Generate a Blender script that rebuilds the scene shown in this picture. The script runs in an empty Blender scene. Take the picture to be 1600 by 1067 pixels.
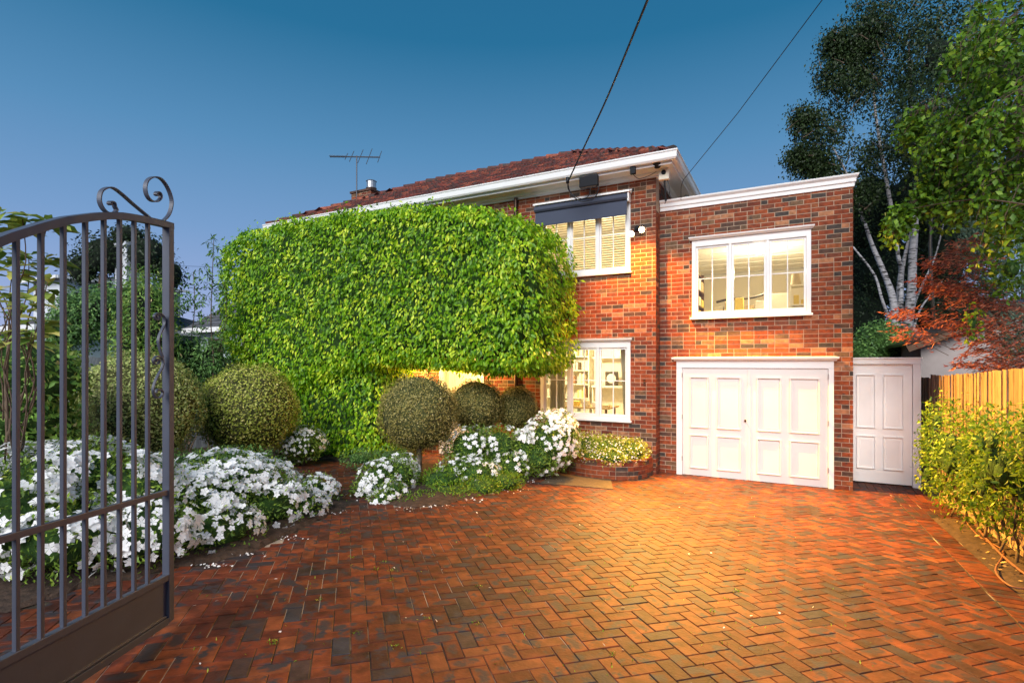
import bpy, bmesh, math, random
import numpy as np
from mathutils import Vector, Matrix
random.seed(7); RS = np.random.RandomState(11)
scene = bpy.context.scene
COL = scene.collection
# ------------------------------------------------------------------ camera, sky, sun, exposure
YAW = math.radians(27.8); CY, SY = math.cos(YAW), math.sin(YAW)
F, CX, HY, EYE = 816.0, 800.0, 566.0, 2.31
cd = bpy.data.cameras.new('camera'); cam = bpy.data.objects.new('camera', cd); COL.objects.link(cam)
cam.location = (0, 0, EYE); cam.rotation_euler = (math.pi/2, 0, YAW)
cd.sensor_width = 36; cd.lens = F/1600*36; cd.shift_y = (HY-533.5)/1600; cd.clip_end = 2000; cd.clip_start = .05
scene.camera = cam
w = bpy.data.worlds.new('World'); scene.world = w; w.use_nodes = True
nt = w.node_tree; nt.nodes.clear()
out = nt.nodes.new('ShaderNodeOutputWorld'); bg = nt.nodes.new('ShaderNodeBackground')
tc = nt.nodes.new('ShaderNodeTexCoord'); sx = nt.nodes.new('ShaderNodeSeparateXYZ'); rp = nt.nodes.new('ShaderNodeValToRGB')
nt.links.new(tc.outputs['Generated'], sx.inputs[0]); nt.links.new(sx.outputs['Z'], rp.inputs[0])
nt.links.new(rp.outputs[0], bg.inputs[0]); nt.links.new(bg.outputs[0], out.inputs[0])
sky = [(0.0, (.36, .40, .62)), (.10, (.27, .36, .60)), (.22, (.165, .30, .53)), (.36, (.085, .235, .43)), (.52, (.020, .142, .285)), (.75, (.013, .10, .22))]
while len(rp.color_ramp.elements) < len(sky): rp.color_ramp.elements.new(.5)
for e, (p, c) in zip(rp.color_ramp.elements, sky): e.position = p; e.color = (*c, 1)
bg.inputs[1].default_value = .83
sd = bpy.data.lights.new('sun', 'SUN'); sun = bpy.data.objects.new('sun', sd); COL.objects.link(sun)
sd.energy = 3.35; sd.angle = math.radians(42); sd.color = (1, .97, .95)
sun.rotation_euler = Vector((-.15, .84, -.58)).to_track_quat('-Z', 'Y').to_euler()
scene.view_settings.view_transform = 'Standard'; scene.view_settings.look = 'None'
scene.view_settings.exposure = 0.48; scene.view_settings.gamma = 1
scene.cycles.max_bounces = 6; scene.cycles.transparent_max_bounces = 12
scene.cycles.sample_clamp_indirect = 4
def lamp(name, kind, loc, power, color, size=.05, aim=None, cone=100, blend=.6, parent=None):
    l = bpy.data.lights.new(name, kind); o = bpy.data.objects.new(name, l); COL.objects.link(o)
    l.energy = power; l.color = color
    if kind == 'AREA': l.size = size
    else: l.shadow_soft_size = size
    if kind == 'SPOT': l.spot_size = math.radians(cone); l.spot_blend = blend
    o.location = loc
    if aim is not None: o.rotation_euler = (Vector(aim)-Vector(loc)).to_track_quat('-Z', 'Y').to_euler()
    if parent: o.parent = parent
    return o
# ------------------------------------------------------------------ coordinates
def ray(px):           # direction per metre of depth along the camera axis
    r = (px-CX)/F
    return r*CY-SY, r*SY+CY
def at(px, py, D):     # a point seen at photo pixel px,py at depth D
    a, b = ray(px); return Vector((a*D, b*D, EYE+(HY-py)/F*D))
def onY(px, py, Y): return at(px, py, Y/ray(px)[1])
def gz(y): return .0475*(11.13-max(min(y, 11.13), -8))
def G(px, py):         # point on the ground
    a, b = ray(px); t = (py-HY)/F
    D = (EYE-.0475*11.13)/(t-.0475*b)
    if b*D > 11.13: D = EYE/t
    return Vector((a*D, b*D, gz(b*D)))
# ------------------------------------------------------------------ materials
def mat(name, color=(.5, .5, .5), rough=.6, metal=0, ramp=None, attr=None, noise=0, nscale=8, bump=0, bscale=60, transl=0, spec=.4, emis=None, estr=0, big=None, stretch=None, dirt=None, interp='LINEAR', coat=0):
    m = bpy.data.materials.new(name); m.use_nodes = True; t = m.node_tree; N = t.nodes; L = t.links
    b = N['Principled BSDF']; b.inputs['Roughness'].default_value = rough; b.inputs['Metallic'].default_value = metal
    b.inputs['Specular IOR Level'].default_value = spec; b.inputs['Coat Weight'].default_value = coat
    b.inputs['Base Color'].default_value = (*color, 1)
    cur = None
    if ramp:
        a = N.new('ShaderNodeAttribute'); a.attribute_name = attr or 'rnd'
        r = N.new('ShaderNodeValToRGB'); r.color_ramp.interpolation = interp
        while len(r.color_ramp.elements) < len(ramp): r.color_ramp.elements.new(.5)
        for e, (p, c) in zip(r.color_ramp.elements, ramp): e.position = p; e.color = (*c, 1)
        L.new(a.outputs['Fac'], r.inputs[0]); cur = r.outputs[0]
    co = N.new('ShaderNodeTexCoord').outputs['Object']
    if stretch:
        mp = N.new('ShaderNodeMapping'); mp.inputs['Scale'].default_value = stretch; L.new(co, mp.inputs[0]); co = mp.outputs[0]
    if noise:
        n = N.new('ShaderNodeTexNoise'); n.inputs['Scale'].default_value = nscale; n.inputs['Detail'].default_value = 6; L.new(co, n.inputs['Vector'])
        mr = N.new('ShaderNodeMapRange'); mr.inputs[1].default_value = .3; mr.inputs[2].default_value = .7
        mr.inputs[3].default_value = 1-noise; mr.inputs[4].default_value = 1+noise; L.new(n.outputs[0], mr.inputs[0])
        mx = N.new('ShaderNodeMix'); mx.data_type = 'RGBA'; mx.blend_type = 'MULTIPLY'; mx.inputs[0].default_value = 1
        if cur: L.new(cur, mx.inputs[6])
        else: mx.inputs[6].default_value = (*color, 1)
        L.new(mr.outputs[0], mx.inputs[7]); cur = mx.outputs[2]
    if big:            # broad wear: (scale, amount)
        n = N.new('ShaderNodeTexNoise'); n.inputs['Scale'].default_value = big[0]; n.inputs['Detail'].default_value = 3; L.new(co, n.inputs['Vector'])
        mr = N.new('ShaderNodeMapRange'); mr.inputs[1].default_value = .32; mr.inputs[2].default_value = .68; mr.inputs[3].default_value = 1-big[1]; mr.inputs[4].default_value = 1+big[1]; L.new(n.outputs[0], mr.inputs[0])
        mx = N.new('ShaderNodeMix'); mx.data_type = 'RGBA'; mx.blend_type = 'MULTIPLY'; mx.inputs[0].default_value = 1
        L.new(cur, mx.inputs[6]); L.new(mr.outputs[0], mx.inputs[7]); cur = mx.outputs[2]
    if dirt:           # (colour, noise scale, low, high): stains with a shape of their own
        n = N.new('ShaderNodeTexNoise'); n.inputs['Scale'].default_value = dirt[1]; n.inputs['Detail'].default_value = 5; L.new(co, n.inputs['Vector'])
        mr = N.new('ShaderNodeMapRange'); mr.inputs[1].default_value = dirt[2]; mr.inputs[2].default_value = dirt[3]; L.new(n.outputs[0], mr.inputs[0])
        mx = N.new('ShaderNodeMix'); mx.data_type = 'RGBA'; L.new(mr.outputs[0], mx.inputs[0])
        if cur: L.new(cur, mx.inputs[6])
        else: mx.inputs[6].default_value = (*color, 1)
        mx.inputs[7].default_value = (*dirt[0], 1); cur = mx.outputs[2]
    if cur: L.new(cur, b.inputs['Base Color'])
    if bump:
        n = N.new('ShaderNodeTexNoise'); n.inputs['Scale'].default_value = bscale; n.inputs['Detail'].default_value = 4; L.new(co, n.inputs['Vector'])
        bp = N.new('ShaderNodeBump'); bp.inputs['Strength'].default_value = bump; bp.inputs['Distance'].default_value = .01
        L.new(n.outputs[0], bp.inputs['Height']); L.new(bp.outputs[0], b.inputs['Normal'])
    if emis: b.inputs['Emission Color'].default_value = (*emis, 1); b.inputs['Emission Strength'].default_value = estr
    if transl:
        tr = N.new('ShaderNodeBsdfTranslucent'); ms = N.new('ShaderNodeMixShader'); ms.inputs[0].default_value = transl
        if cur: L.new(cur, tr.inputs[0])
        else: tr.inputs[0].default_value = (*color, 1)
        L.new(b.outputs[0], ms.inputs[1]); L.new(tr.outputs[0], ms.inputs[2]); L.new(ms.outputs[0], N['Material Output'].inputs[0])
    return m
def glassmat():
    m = bpy.data.materials.new('window_glass'); m.use_nodes = True; t = m.node_tree; t.nodes.clear()
    o = t.nodes.new('ShaderNodeOutputMaterial'); ms = t.nodes.new('ShaderNodeMixShader'); fr = t.nodes.new('ShaderNodeFresnel'); fr.inputs[0].default_value = 1.45
    tr = t.nodes.new('ShaderNodeBsdfTransparent'); gl = t.nodes.new('ShaderNodeBsdfGlossy'); gl.inputs['Roughness'].default_value = .02
    tr.inputs[0].default_value = (.95, .97, .96, 1)
    t.links.new(fr.outputs[0], ms.inputs[0]); t.links.new(tr.outputs[0], ms.inputs[1]); t.links.new(gl.outputs[0], ms.inputs[2]); t.links.new(ms.outputs[0], o.inputs[0])
    return m
brickramp = [(0, (.180, .035, .010)), (.18, (.225, .047, .012)), (.34, (.130, .026, .010)), (.48, (.198, .042, .013)), (.60, (.240, .068, .022)), (.66, (.15, .043, .020)), (.74, (.075, .038, .024)), (.83, (.045, .034, .028)), (.89, (.13, .070, .035)), (.95, (.33, .14, .065))]
M = {}
M['brick'] = mat('red_clay_brick', ramp=brickramp, rough=.85, noise=.35, nscale=14, bump=.5, bscale=55, interp='CONSTANT', dirt=((.05, .035, .03), 9, .60, .74))
M['mortar'] = mat('pale_mortar', (.36, .27, .19), .95, noise=.2, nscale=5, bump=.3)
M['paver'] = mat('brick_paver', ramp=[(0, (.104, .0225, .008)), (.2, (.132, .030, .0095)), (.4, (.084, .018, .0075)), (.62, (.138, .038, .0125)), (.78, (.052, .016, .010)), (.94, (.040, .022, .018)), (.985, (.028, .027, .033))], rough=.66, noise=.5, nscale=9, bump=.35, bscale=45, interp='CONSTANT', big=(.8, .38), dirt=((.036, .030, .034), 8.5, .555, .64), spec=.28)
M['joint'] = mat('paver_joint_sand', (.040, .030, .018), .95, noise=.5, nscale=12, bump=.6, dirt=((.34, .28, .22), 1.1, .53, .60))
M['soil'] = mat('dark_soil', (.050, .030, .020), .95, noise=.5, nscale=14, bump=1, bscale=40)
M['ground'] = mat('garden_soil', (.045, .040, .022), .95, noise=.4, nscale=3, bump=.6)
M['white'] = mat('white_gloss_paint', (.72, .72, .705), .32, noise=.03, nscale=2, bump=.03, bscale=18)
M['door'] = mat('white_door_paint', (.64, .615, .585), .38, noise=.03, nscale=2.4, bump=.05, bscale=10)
M['gatewhite'] = mat('white_gate_paint', (.93, .93, .91), .45, noise=.04, nscale=2.4, bump=.05, bscale=10)
M['tile'] = mat('terracotta_roof_tile', ramp=[(0, (.13, .035, .025)), (.3, (.20, .05, .035)), (.55, (.085, .03, .026)), (.8, (.28, .075, .04))], rough=.85, noise=.4, nscale=12, bump=.4, interp='CONSTANT', dirt=((.05, .045, .04), 7, .5, .65))
M['slate'] = mat('grey_roof_tile', ramp=[(0, (.075, .078, .085)), (.5, (.11, .11, .12)), (1, (.055, .06, .07))], rough=.8, noise=.3, nscale=4)
M['render'] = mat('painted_render', (.36, .31, .29), .9, noise=.12, nscale=2, bump=.2)
M['paleg'] = mat('pale_green_render', (.42, .50, .50), .9, noise=.1, nscale=1)
M['palew'] = mat('pale_house_render', (.55, .58, .62), .9, noise=.06, nscale=1)
M['gate'] = mat('grey_gate_metal', (.066, .075, .104), .42, metal=0, noise=.08, nscale=6, bump=.05, spec=.5)
M['black'] = mat('black_plastic', (.008, .009, .012), .6, spec=.2)
M['cable'] = mat('black_cable', (.010, .010, .012), .5)
M['awning'] = mat('dark_blue_canvas', (.045, .055, .085), .85, bump=.1, bscale=120)
M['steel'] = mat('galvanised_metal', (.45, .45, .46), .35, metal=.8)
M['dsteel'] = mat('dull_aluminium', (.10, .10, .11), .5, metal=.5)
M['bronze'] = mat('dark_bronze', (.05, .03, .02), .35, metal=.8)
M['glass'] = glassmat()
M['bulb'] = mat('lit_bulb', (1, .8, .5), emis=(1, .72, .34), estr=34)
M['bulbi'] = mat('lit_ceiling_globe', (1, .9, .7), emis=(1, .82, .52), estr=9)
M['plaster'] = mat('warm_plaster', (.78, .70, .55), .9)
M['ceil'] = mat('ceiling_board', (.80, .76, .68), .8)
M['fence'] = mat('weathered_paling', ramp=[(0, (.22, .145, .09)), (.4, (.29, .19, .12)), (.7, (.17, .11, .07)), (1, (.25, .18, .125))], rough=.9, noise=.35, nscale=5, stretch=(10, 10, 1), bump=.4, bscale=12)
M['gfence'] = mat('grey_paling', ramp=[(0, (.26, .27, .28)), (.5, (.34, .35, .37)), (1, (.20, .21, .22))], rough=.95, noise=.35, nscale=5, stretch=(10, 10, 1))
M['plinth'] = mat('treated_plinth_board', (.40, .27, .15), .9, noise=.25, nscale=4, stretch=(10, 1, 10))
M['bark'] = mat('brown_bark', (.11, .075, .05), .95, noise=.4, nscale=12, bump=.8)
M['greybark'] = mat('grey_stem_bark', (.30, .24, .18), .9, noise=.35, nscale=16, bump=.5)
M['birch'] = mat('white_birch_bark', (.42, .40, .40), .8, noise=.3, nscale=6, stretch=(1, 1, 5), dirt=((.045, .04, .035), 4, .53, .60), bump=.3)
M['hose'] = mat('brown_hose', (.20, .08, .04), .6)
def leafmat(name, ramp, transl=.25, rough=.5, spec=.35): return mat(name, ramp=ramp, rough=rough, transl=transl, spec=spec)
M['hedge'] = leafmat('hedge_leaf', [(0, (.04, .14, .004)), (.35, (.13, .32, .006)), (.7, (.30, .53, .012)), (1, (.72, .84, .05))], .35, .42)
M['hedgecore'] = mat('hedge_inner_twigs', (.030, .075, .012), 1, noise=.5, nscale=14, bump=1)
M['ball'] = leafmat('clipped_ball_leaf', [(0, (.22, .30, .07)), (.45, (.42, .50, .14)), (.75, (.62, .62, .24)), (1, (.84, .76, .44))], .25)
M['ballb'] = leafmat('olive_ball_leaf', [(0, (.20, .26, .025)), (.45, (.38, .43, .06)), (.8, (.58, .54, .14)), (1, (.78, .64, .30))], .2)
M['ballcore'] = mat('ball_inner_twigs', (.075, .080, .024), 1, noise=.5, nscale=20, bump=1)
M['std'] = leafmat('standard_ball_leaf', [(0, (.15, .14, .03)), (.5, (.30, .25, .06)), (.85, (.50, .42, .15)), (1, (.72, .58, .32))], .15)
M['big'] = leafmat('broad_shrub_leaf', [(0, (.07, .17, .03)), (.5, (.18, .34, .05)), (.85, (.36, .44, .10)), (1, (.60, .42, .25))], .25)
M['azleaf'] = leafmat('azalea_leaf', [(0, (.05, .10, .014)), (.5, (.15, .26, .028)), (.85, (.32, .44, .05)), (1, (.58, .60, .10))], .2)
M['petal'] = leafmat('white_azalea_petal', [(0, (.93, .93, .93)), (1, (.97, .96, .95))], .32, .6)
M['gold'] = leafmat('golden_flower_leaf', [(0, (.14, .22, .012)), (.5, (.40, .48, .03)), (1, (.72, .76, .12))], .25)
M['daisy'] = leafmat('small_pale_petal', [(0, (.7, .66, .6)), (1, (.85, .82, .8))], .2)
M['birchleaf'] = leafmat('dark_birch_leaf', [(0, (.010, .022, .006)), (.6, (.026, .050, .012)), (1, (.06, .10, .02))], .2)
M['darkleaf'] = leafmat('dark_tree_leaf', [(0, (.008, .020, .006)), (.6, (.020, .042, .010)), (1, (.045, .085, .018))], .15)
M['bright'] = leafmat('bright_green_leaf', [(0, (.03, .085, .006)), (.45, (.09, .20, .012)), (.8, (.22, .38, .02)), (1, (.46, .58, .05))], .35)
M['maple'] = leafmat('red_maple_leaf', [(0, (.15, .03, .018)), (.5, (.33, .085, .045)), (1, (.52, .19, .10))], .3)
M['conifer'] = leafmat('blue_conifer_leaf', [(0, (.06, .13, .09)), (.5, (.15, .27, .19)), (1, (.30, .44, .31))], .1)
M['climber'] = leafmat('climber_leaf', [(0, (.045, .12, .010)), (.45, (.13, .26, .014)), (.8, (.30, .41, .028)), (1, (.56, .58, .08))], .3)
M['bgleaf'] = leafmat('garden_shrub_leaf', [(0, (.03, .08, .03)), (.5, (.10, .22, .05)), (1, (.24, .42, .10))], .2)
M['magn'] = leafmat('magnolia_leaf', [(0, (.10, .19, .03)), (.5, (.32, .42, .08)), (1, (.65, .58, .18))], .3)
def flashed(m, dark=(.030, .028, .034), share=.36):
    # kiln flashing: a dark heart on some of the pavers, set by each brick's own face coordinates
    t = m.node_tree; N = t.nodes; L = t.links; b = N['Principled BSDF']; src = b.inputs['Base Color'].links[0].from_socket
    def at_(n): a = N.new('ShaderNodeAttribute'); a.attribute_name = n; return a.outputs['Fac']
    def mth(op, a, c=None, clamp=False):
        x = N.new('ShaderNodeMath'); x.operation = op; x.use_clamp = clamp
        for i, v in enumerate((a, c)):
            if v is None: continue
            if isinstance(v, (int, float)): x.inputs[i].default_value = v
            else: L.new(v, x.inputs[i])
        return x.outputs[0]
    u, v, r = at_('bu'), at_('bv'), at_('rnd'); no = N.new('ShaderNodeTexNoise'); no.inputs['Scale'].default_value = 16; no.inputs['Detail'].default_value = 4; L.new(N.new('ShaderNodeTexCoord').outputs['Object'], no.inputs['Vector'])
    e = mth('ADD', mth('MULTIPLY', u, u), mth('MULTIPLY', v, v)); f = mth('FRACT', mth('MULTIPLY', r, 37.7))
    k = mth('MULTIPLY', mth('SUBTRACT', share, f), 2.9); s_ = mth('ADD', mth('SUBTRACT', k, e), mth('MULTIPLY', mth('SUBTRACT', no.outputs[0], .5), 2.6))
    fac = mth('MULTIPLY', s_, 1.6, True); fac = mth('MULTIPLY', fac, .85)
    mx = N.new('ShaderNodeMix'); mx.data_type = 'RGBA'; L.new(fac, mx.inputs[0]); L.new(src, mx.inputs[6]); mx.inputs[7].default_value = (*dark, 1); L.new(mx.outputs[2], b.inputs['Base Color'])
flashed(M['paver'])
# ------------------------------------------------------------------ mesh helpers
def tag(o, label=None, cat=None, group=None, kind=None):
    if label: o['label'] = label
    if cat: o['category'] = cat
    if group: o['group'] = group
    if kind: o['kind'] = kind
    return o
def empty(name, loc=(0, 0, 0), label=None, cat=None, group=None, rz=0):
    o = bpy.data.objects.new(name, None); COL.objects.link(o); o.location = loc; o.rotation_euler = (0, 0, rz); o.empty_display_size = .2
    return tag(o, label, cat, group)
def from_arrays(name, V, Q, m, parent=None, rnd=None, smooth=False):
    V = np.asarray(V, dtype=np.float32); Q = np.asarray(Q, dtype=np.int32)
    k = Q.shape[1]; me = bpy.data.meshes.new(name)
    if parent is not None and parent.location.length > 0: V = V-np.array(parent.location, dtype=np.float32)
    me.vertices.add(len(V)); me.vertices.foreach_set('co', V.ravel())
    me.loops.add(Q.size); me.loops.foreach_set('vertex_index', Q.ravel())
    me.polygons.add(len(Q)); me.polygons.foreach_set('loop_start', np.arange(0, Q.size, k, dtype=np.int32))
    try: me.polygons.foreach_set('loop_total', np.full(len(Q), k, dtype=np.int32))
    except Exception: pass
    if smooth: me.polygons.foreach_set('use_smooth', np.ones(len(Q), dtype=bool))
    if rnd is not None:
        a = me.attributes.new('rnd', 'FLOAT', 'POINT'); a.data.foreach_set('value', np.asarray(rnd, dtype=np.float32))
    me.update(calc_edges=True); me.materials.append(m)
    o = bpy.data.objects.new(name, me); COL.objects.link(o)
    if parent is not None: o.parent = parent
    return o
class MB:
    def __init__(s): s.v = []; s.f = []; s.r = []; s.cr = 0.5
    def add(s, vs, fs):
        b = len(s.v); s.v += [tuple(v) for v in vs]; s.r += [s.cr]*len(vs); s.f += [tuple(b+i for i in f) for f in fs]
    def box(s, x0, x1, y0, y1, z0, z1):
        s.add([(x0, y0, z0), (x1, y0, z0), (x1, y1, z0), (x0, y1, z0), (x0, y0, z1), (x1, y0, z1), (x1, y1, z1), (x0, y1, z1)],
              [(0, 3, 2, 1), (4, 5, 6, 7), (0, 1, 5, 4), (1, 2, 6, 5), (2, 3, 7, 6), (3, 0, 4, 7)])
    def obox(s, c, ax, ay, az):   # centre and three half-axis vectors
        c, ax, ay, az = map(Vector, (c, ax, ay, az))
        s.add([c+i*ax+j*ay+k*az for k in (-1, 1) for j in (-1, 1) for i in (-1, 1)],
              [(0, 2, 3, 1), (4, 5, 7, 6), (0, 1, 5, 4), (2, 6, 7, 3), (0, 4, 6, 2), (1, 3, 7, 5)])
    def tube(s, pts, r, n=8, cap=True):
        pts = [Vector(p) for p in pts]; rs = r if isinstance(r, (list, tuple)) else [r]*len(pts)
        b = len(s.v); up = Vector((.13, .21, 1)).normalized()
        for i, p in enumerate(pts):
            d = (pts[min(i+1, len(pts)-1)]-pts[max(i-1, 0)]).normalized()
            u = d.cross(up)
            if u.length < .05: u = d.cross(Vector((1, 0, 0)))
            u.normalize(); v = d.cross(u)
            for k in range(n):
                a = 2*math.pi*k/n; s.v.append(tuple(p+rs[i]*(u*math.cos(a)+v*math.sin(a)))); s.r.append(s.cr)
        for i in range(len(pts)-1):
            for k in range(n):
                k2 = (k+1) % n; s.f.append((b+i*n+k, b+i*n+k2, b+(i+1)*n+k2, b+(i+1)*n+k))
        if cap: s.f.append(tuple(b+k for k in range(n))[::-1]); s.f.append(tuple(b+(len(pts)-1)*n+k for k in range(n)))
    def strip(s, pts, wid, th, side):   # a flat bar following pts, its width along 'side'
        pts = [Vector(p) for p in pts]; side = Vector(side).normalized(); b = len(s.v)
        for i, p in enumerate(pts):
            d = (pts[min(i+1, len(pts)-1)]-pts[max(i-1, 0)]).normalized(); n = d.cross(side).normalized()
            for a, c in ((-1, -1), (1, -1), (1, 1), (-1, 1)): s.v.append(tuple(p+side*wid/2*a+n*th/2*c)); s.r.append(s.cr)
        for i in range(len(pts)-1):
            for k in range(4): k2 = (k+1) % 4; s.f.append((b+i*4+k, b+i*4+k2, b+(i+1)*4+k2, b+(i+1)*4+k))
        s.f.append((b, b+3, b+2, b+1)); e = b+(len(pts)-1)*4; s.f.append((e, e+1, e+2, e+3))
    def build(s, name, m, parent=None, smooth=False, bevel=0, loc=None):
        me = bpy.data.meshes.new(name); off = Vector((0, 0, 0))
        if parent is not None: off = Vector(parent.location) if parent.parent is None else Vector(parent.location)+Vector(parent.parent.location)
        base = Vector(loc) if loc is not None else None
        sub = base if base is not None else off
        me.from_pydata([tuple(Vector(v)-sub) for v in s.v], [], s.f); me.materials.append(m)
        a = me.attributes.new('rnd', 'FLOAT', 'POINT'); a.data.foreach_set('value', np.array(s.r, dtype=np.float32))
        bm = bmesh.new(); bm.from_mesh(me); bmesh.ops.recalc_face_normals(bm, faces=bm.faces); bm.to_mesh(me); bm.free()
        if smooth: me.polygons.foreach_set('use_smooth', np.ones(len(me.polygons), dtype=bool))
        o = bpy.data.objects.new(name, me); COL.objects.link(o)
        if parent is not None: o.parent = parent
        if base is not None: o.location = base-off
        if bevel:
            md = o.modifiers.new('bevel', 'BEVEL'); md.width = bevel; md.segments = 2; md.limit_method = 'ANGLE'
        return o
def smoothpath(P, n=6):
    P = [Vector(p) for p in P]; Q = [P[0]]+P+[P[-1]]; R = []
    for i in range(1, len(Q)-2):
        for k in range(n):
            t = k/n; a, b, c, d = Q[i-1], Q[i], Q[i+1], Q[i+2]
            R.append(.5*((2*b)+(c-a)*t+(2*a-5*b+4*c-d)*t*t+(3*b-a-3*c+d)*t**3))
    R.append(P[-1]); return R
# ------------------------------------------------------------------ foliage
def unit(a): return a/np.maximum(np.linalg.norm(a, axis=1, keepdims=True), 1e-6)
def leaf_arrays(P, Nn, L, asp=.45, droop=.4, outw=.35, fold=.18, jit=.7, up=0):
    n = len(P); R = unit(RS.randn(n, 3))
    ax = unit(np.cross(Nn, R)+outw*Nn+np.array([0, 0, -droop+up])+.25*RS.randn(n, 3))
    nn = unit(Nn+jit*RS.randn(n, 3)); side = unit(np.cross(ax, nn)); nn = np.cross(side, ax)
    L = (L*RS.uniform(.65, 1.25, n))[:, None]; W = L*asp*.5
    v0 = P; v1 = P+ax*L*.45+side*W; v2 = P+ax*L-nn*L*.12; v3 = P+ax*L*.45-side*W; v4 = P+ax*L*.5-nn*L*fold*.5
    V = np.stack([v0, v1, v2, v3, v4], 1).reshape(-1, 3)
    b = np.arange(n)[:, None]*5
    Q = np.concatenate([b+np.array([0, 1, 2, 4]), b+np.array([0, 4, 2, 3])], 1).reshape(-1, 4)
    return V, Q
def flower_arrays(P, Nn, R):
    n = len(P); T = unit(np.cross(Nn, RS.randn(n, 3))); B = np.cross(Nn, T); Vs = [P]; rr = (R*RS.uniform(.75, 1.2, n))[:, None]
    ph = RS.uniform(0, 6.28, n)
    for k in range(5):
        for da, rad, up in ((-.56, .70, .20), (0, 1.0, .12), (.56, .70, .20)):
            a = (ph+k*2*math.pi/5+da)[:, None]; Vs.append(P+rr*(rad*(np.cos(a)*T+np.sin(a)*B)+Nn*(up+.05*RS.randn(n, 1))))
    V = np.stack(Vs, 1).reshape(-1, 3); b = np.arange(n)[:, None]*16
    Q = np.concatenate([b+np.array([0, 1+3*k, 2+3*k, 3+3*k]) for k in range(5)], 1).reshape(-1, 4)
    return V, Q
def lumps_points(lumps, n, shell=(.82, 1.04), bump=.07, zmin=None):
    """points near the skin of a union of ellipsoids (c, r3)"""
    area = np.array([(l[1][0]*l[1][1]+l[1][0]*l[1][2]+l[1][1]*l[1][2]) for l in lumps]); area /= area.sum()
    idx = RS.choice(len(lumps), n, p=area); d = unit(RS.randn(n, 3))
    C = np.array([tuple(l[0]) for l in lumps])[idx]; R = np.array([l[1] for l in lumps], dtype=float)[idx]
    wob = 1+bump*np.sin(d[:, 0]*7+idx)*np.cos(d[:, 1]*6+d[:, 2]*5+idx*2)
    P = C+d*R*(RS.uniform(shell[0], shell[1], n)*wob)[:, None]; Nn = unit(d/R)
    keep = np.ones(n, bool)
    for j, (c, r) in enumerate([(l[0], l[1]) for l in lumps]):
        q = ((P-np.array(tuple(c)))/np.array(r)); keep &= ~((np.linalg.norm(q, axis=1) < .72) & (idx != j))
    if zmin is not None: keep &= P[:, 2] > zmin
    return P[keep], Nn[keep]
def core_arrays(lumps, s=.84, nu=20, nv=12):
    Vs, Qs = [], []; b = 0
    for c, r in lumps:
        for i in range(nv+1):
            for j in range(nu):
                th = math.pi*i/nv; ph = 2*math.pi*j/nu; k = s*(1+.05*math.sin(5*ph+3*th))
                Vs.append((c[0]+r[0]*k*math.sin(th)*math.cos(ph), c[1]+r[1]*k*math.sin(th)*math.sin(ph), c[2]+r[2]*k*math.cos(th)))
        for i in range(nv):
            for j in range(nu): j2 = (j+1) % nu; Qs.append((b+i*nu+j, b+i*nu+j2, b+(i+1)*nu+j2, b+(i+1)*nu+j))
        b = len(Vs)
    return np.array(Vs), np.array(Qs)
def join(arrs):
    Vs, Qs = [], []; b = 0
    for V, Q in arrs: Vs.append(V); Qs.append(Q+b); b += len(V)
    return np.concatenate(Vs), np.concatenate(Qs)
def leafrnd(n, per=5, Nn=None): return np.repeat(np.clip(RS.beta(2, 2.4, n), 0, 1), per)
def foliage(name, P, Nn, L, m, parent, **k):
    V, Q = leaf_arrays(P, Nn, L, **k); return from_arrays(name, V, Q, m, parent, leafrnd(len(P)))
def shrub(name, base, lumps, n, L, m, core, label, cat='shrub', group=None, flowers=0, fr=.05, fm=None, ffilter=None, trunk=None, corescale=.84, shell=(.82, 1.04), zmin=None, stem=True, fname='blossoms', bump=.07, **k):
    t = empty(name, base, label, cat, group)
    P, Nn = lumps_points(lumps, n, shell, bump, zmin); f = foliage('foliage', P, Nn, L, m, t, **k)
    V, Q = core_arrays(lumps, corescale); c = from_arrays('inner_twigs', V, Q, core, t, smooth=True)
    if flowers:
        P, Nn = lumps_points(lumps, int(flowers*5.2), (1.0, 1.12), zmin=zmin)
        if ffilter is not None: kk = ffilter(P, Nn); P, Nn = P[kk], Nn[kk]
        Nn = unit(Nn+.22*RS.randn(*Nn.shape)+np.array([.05, -.12, .1])); V, Q = flower_arrays(P, Nn, fr)
        o = from_arrays(fname, V, Q, fm or M['petal'], t, np.repeat(RS.rand(len(P)), 16)); o['kind'] = 'stuff'
    if trunk: b = MB(); b.tube(*trunk, n=10); b.build('trunk', M['greybark'], t, smooth=True)
    elif stem:
        b = MB(); c0 = Vector(base)
        for a in range(5): b.tube([c0+Vector((.05*math.cos(a*1.3), .05*math.sin(a*1.3), -.02)), c0+Vector((.22*math.cos(a*1.3), .22*math.sin(a*1.3), .35))], [.022, .012], 6)
        b.build('stem', M['bark'], t, smooth=True)
    return t
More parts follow.
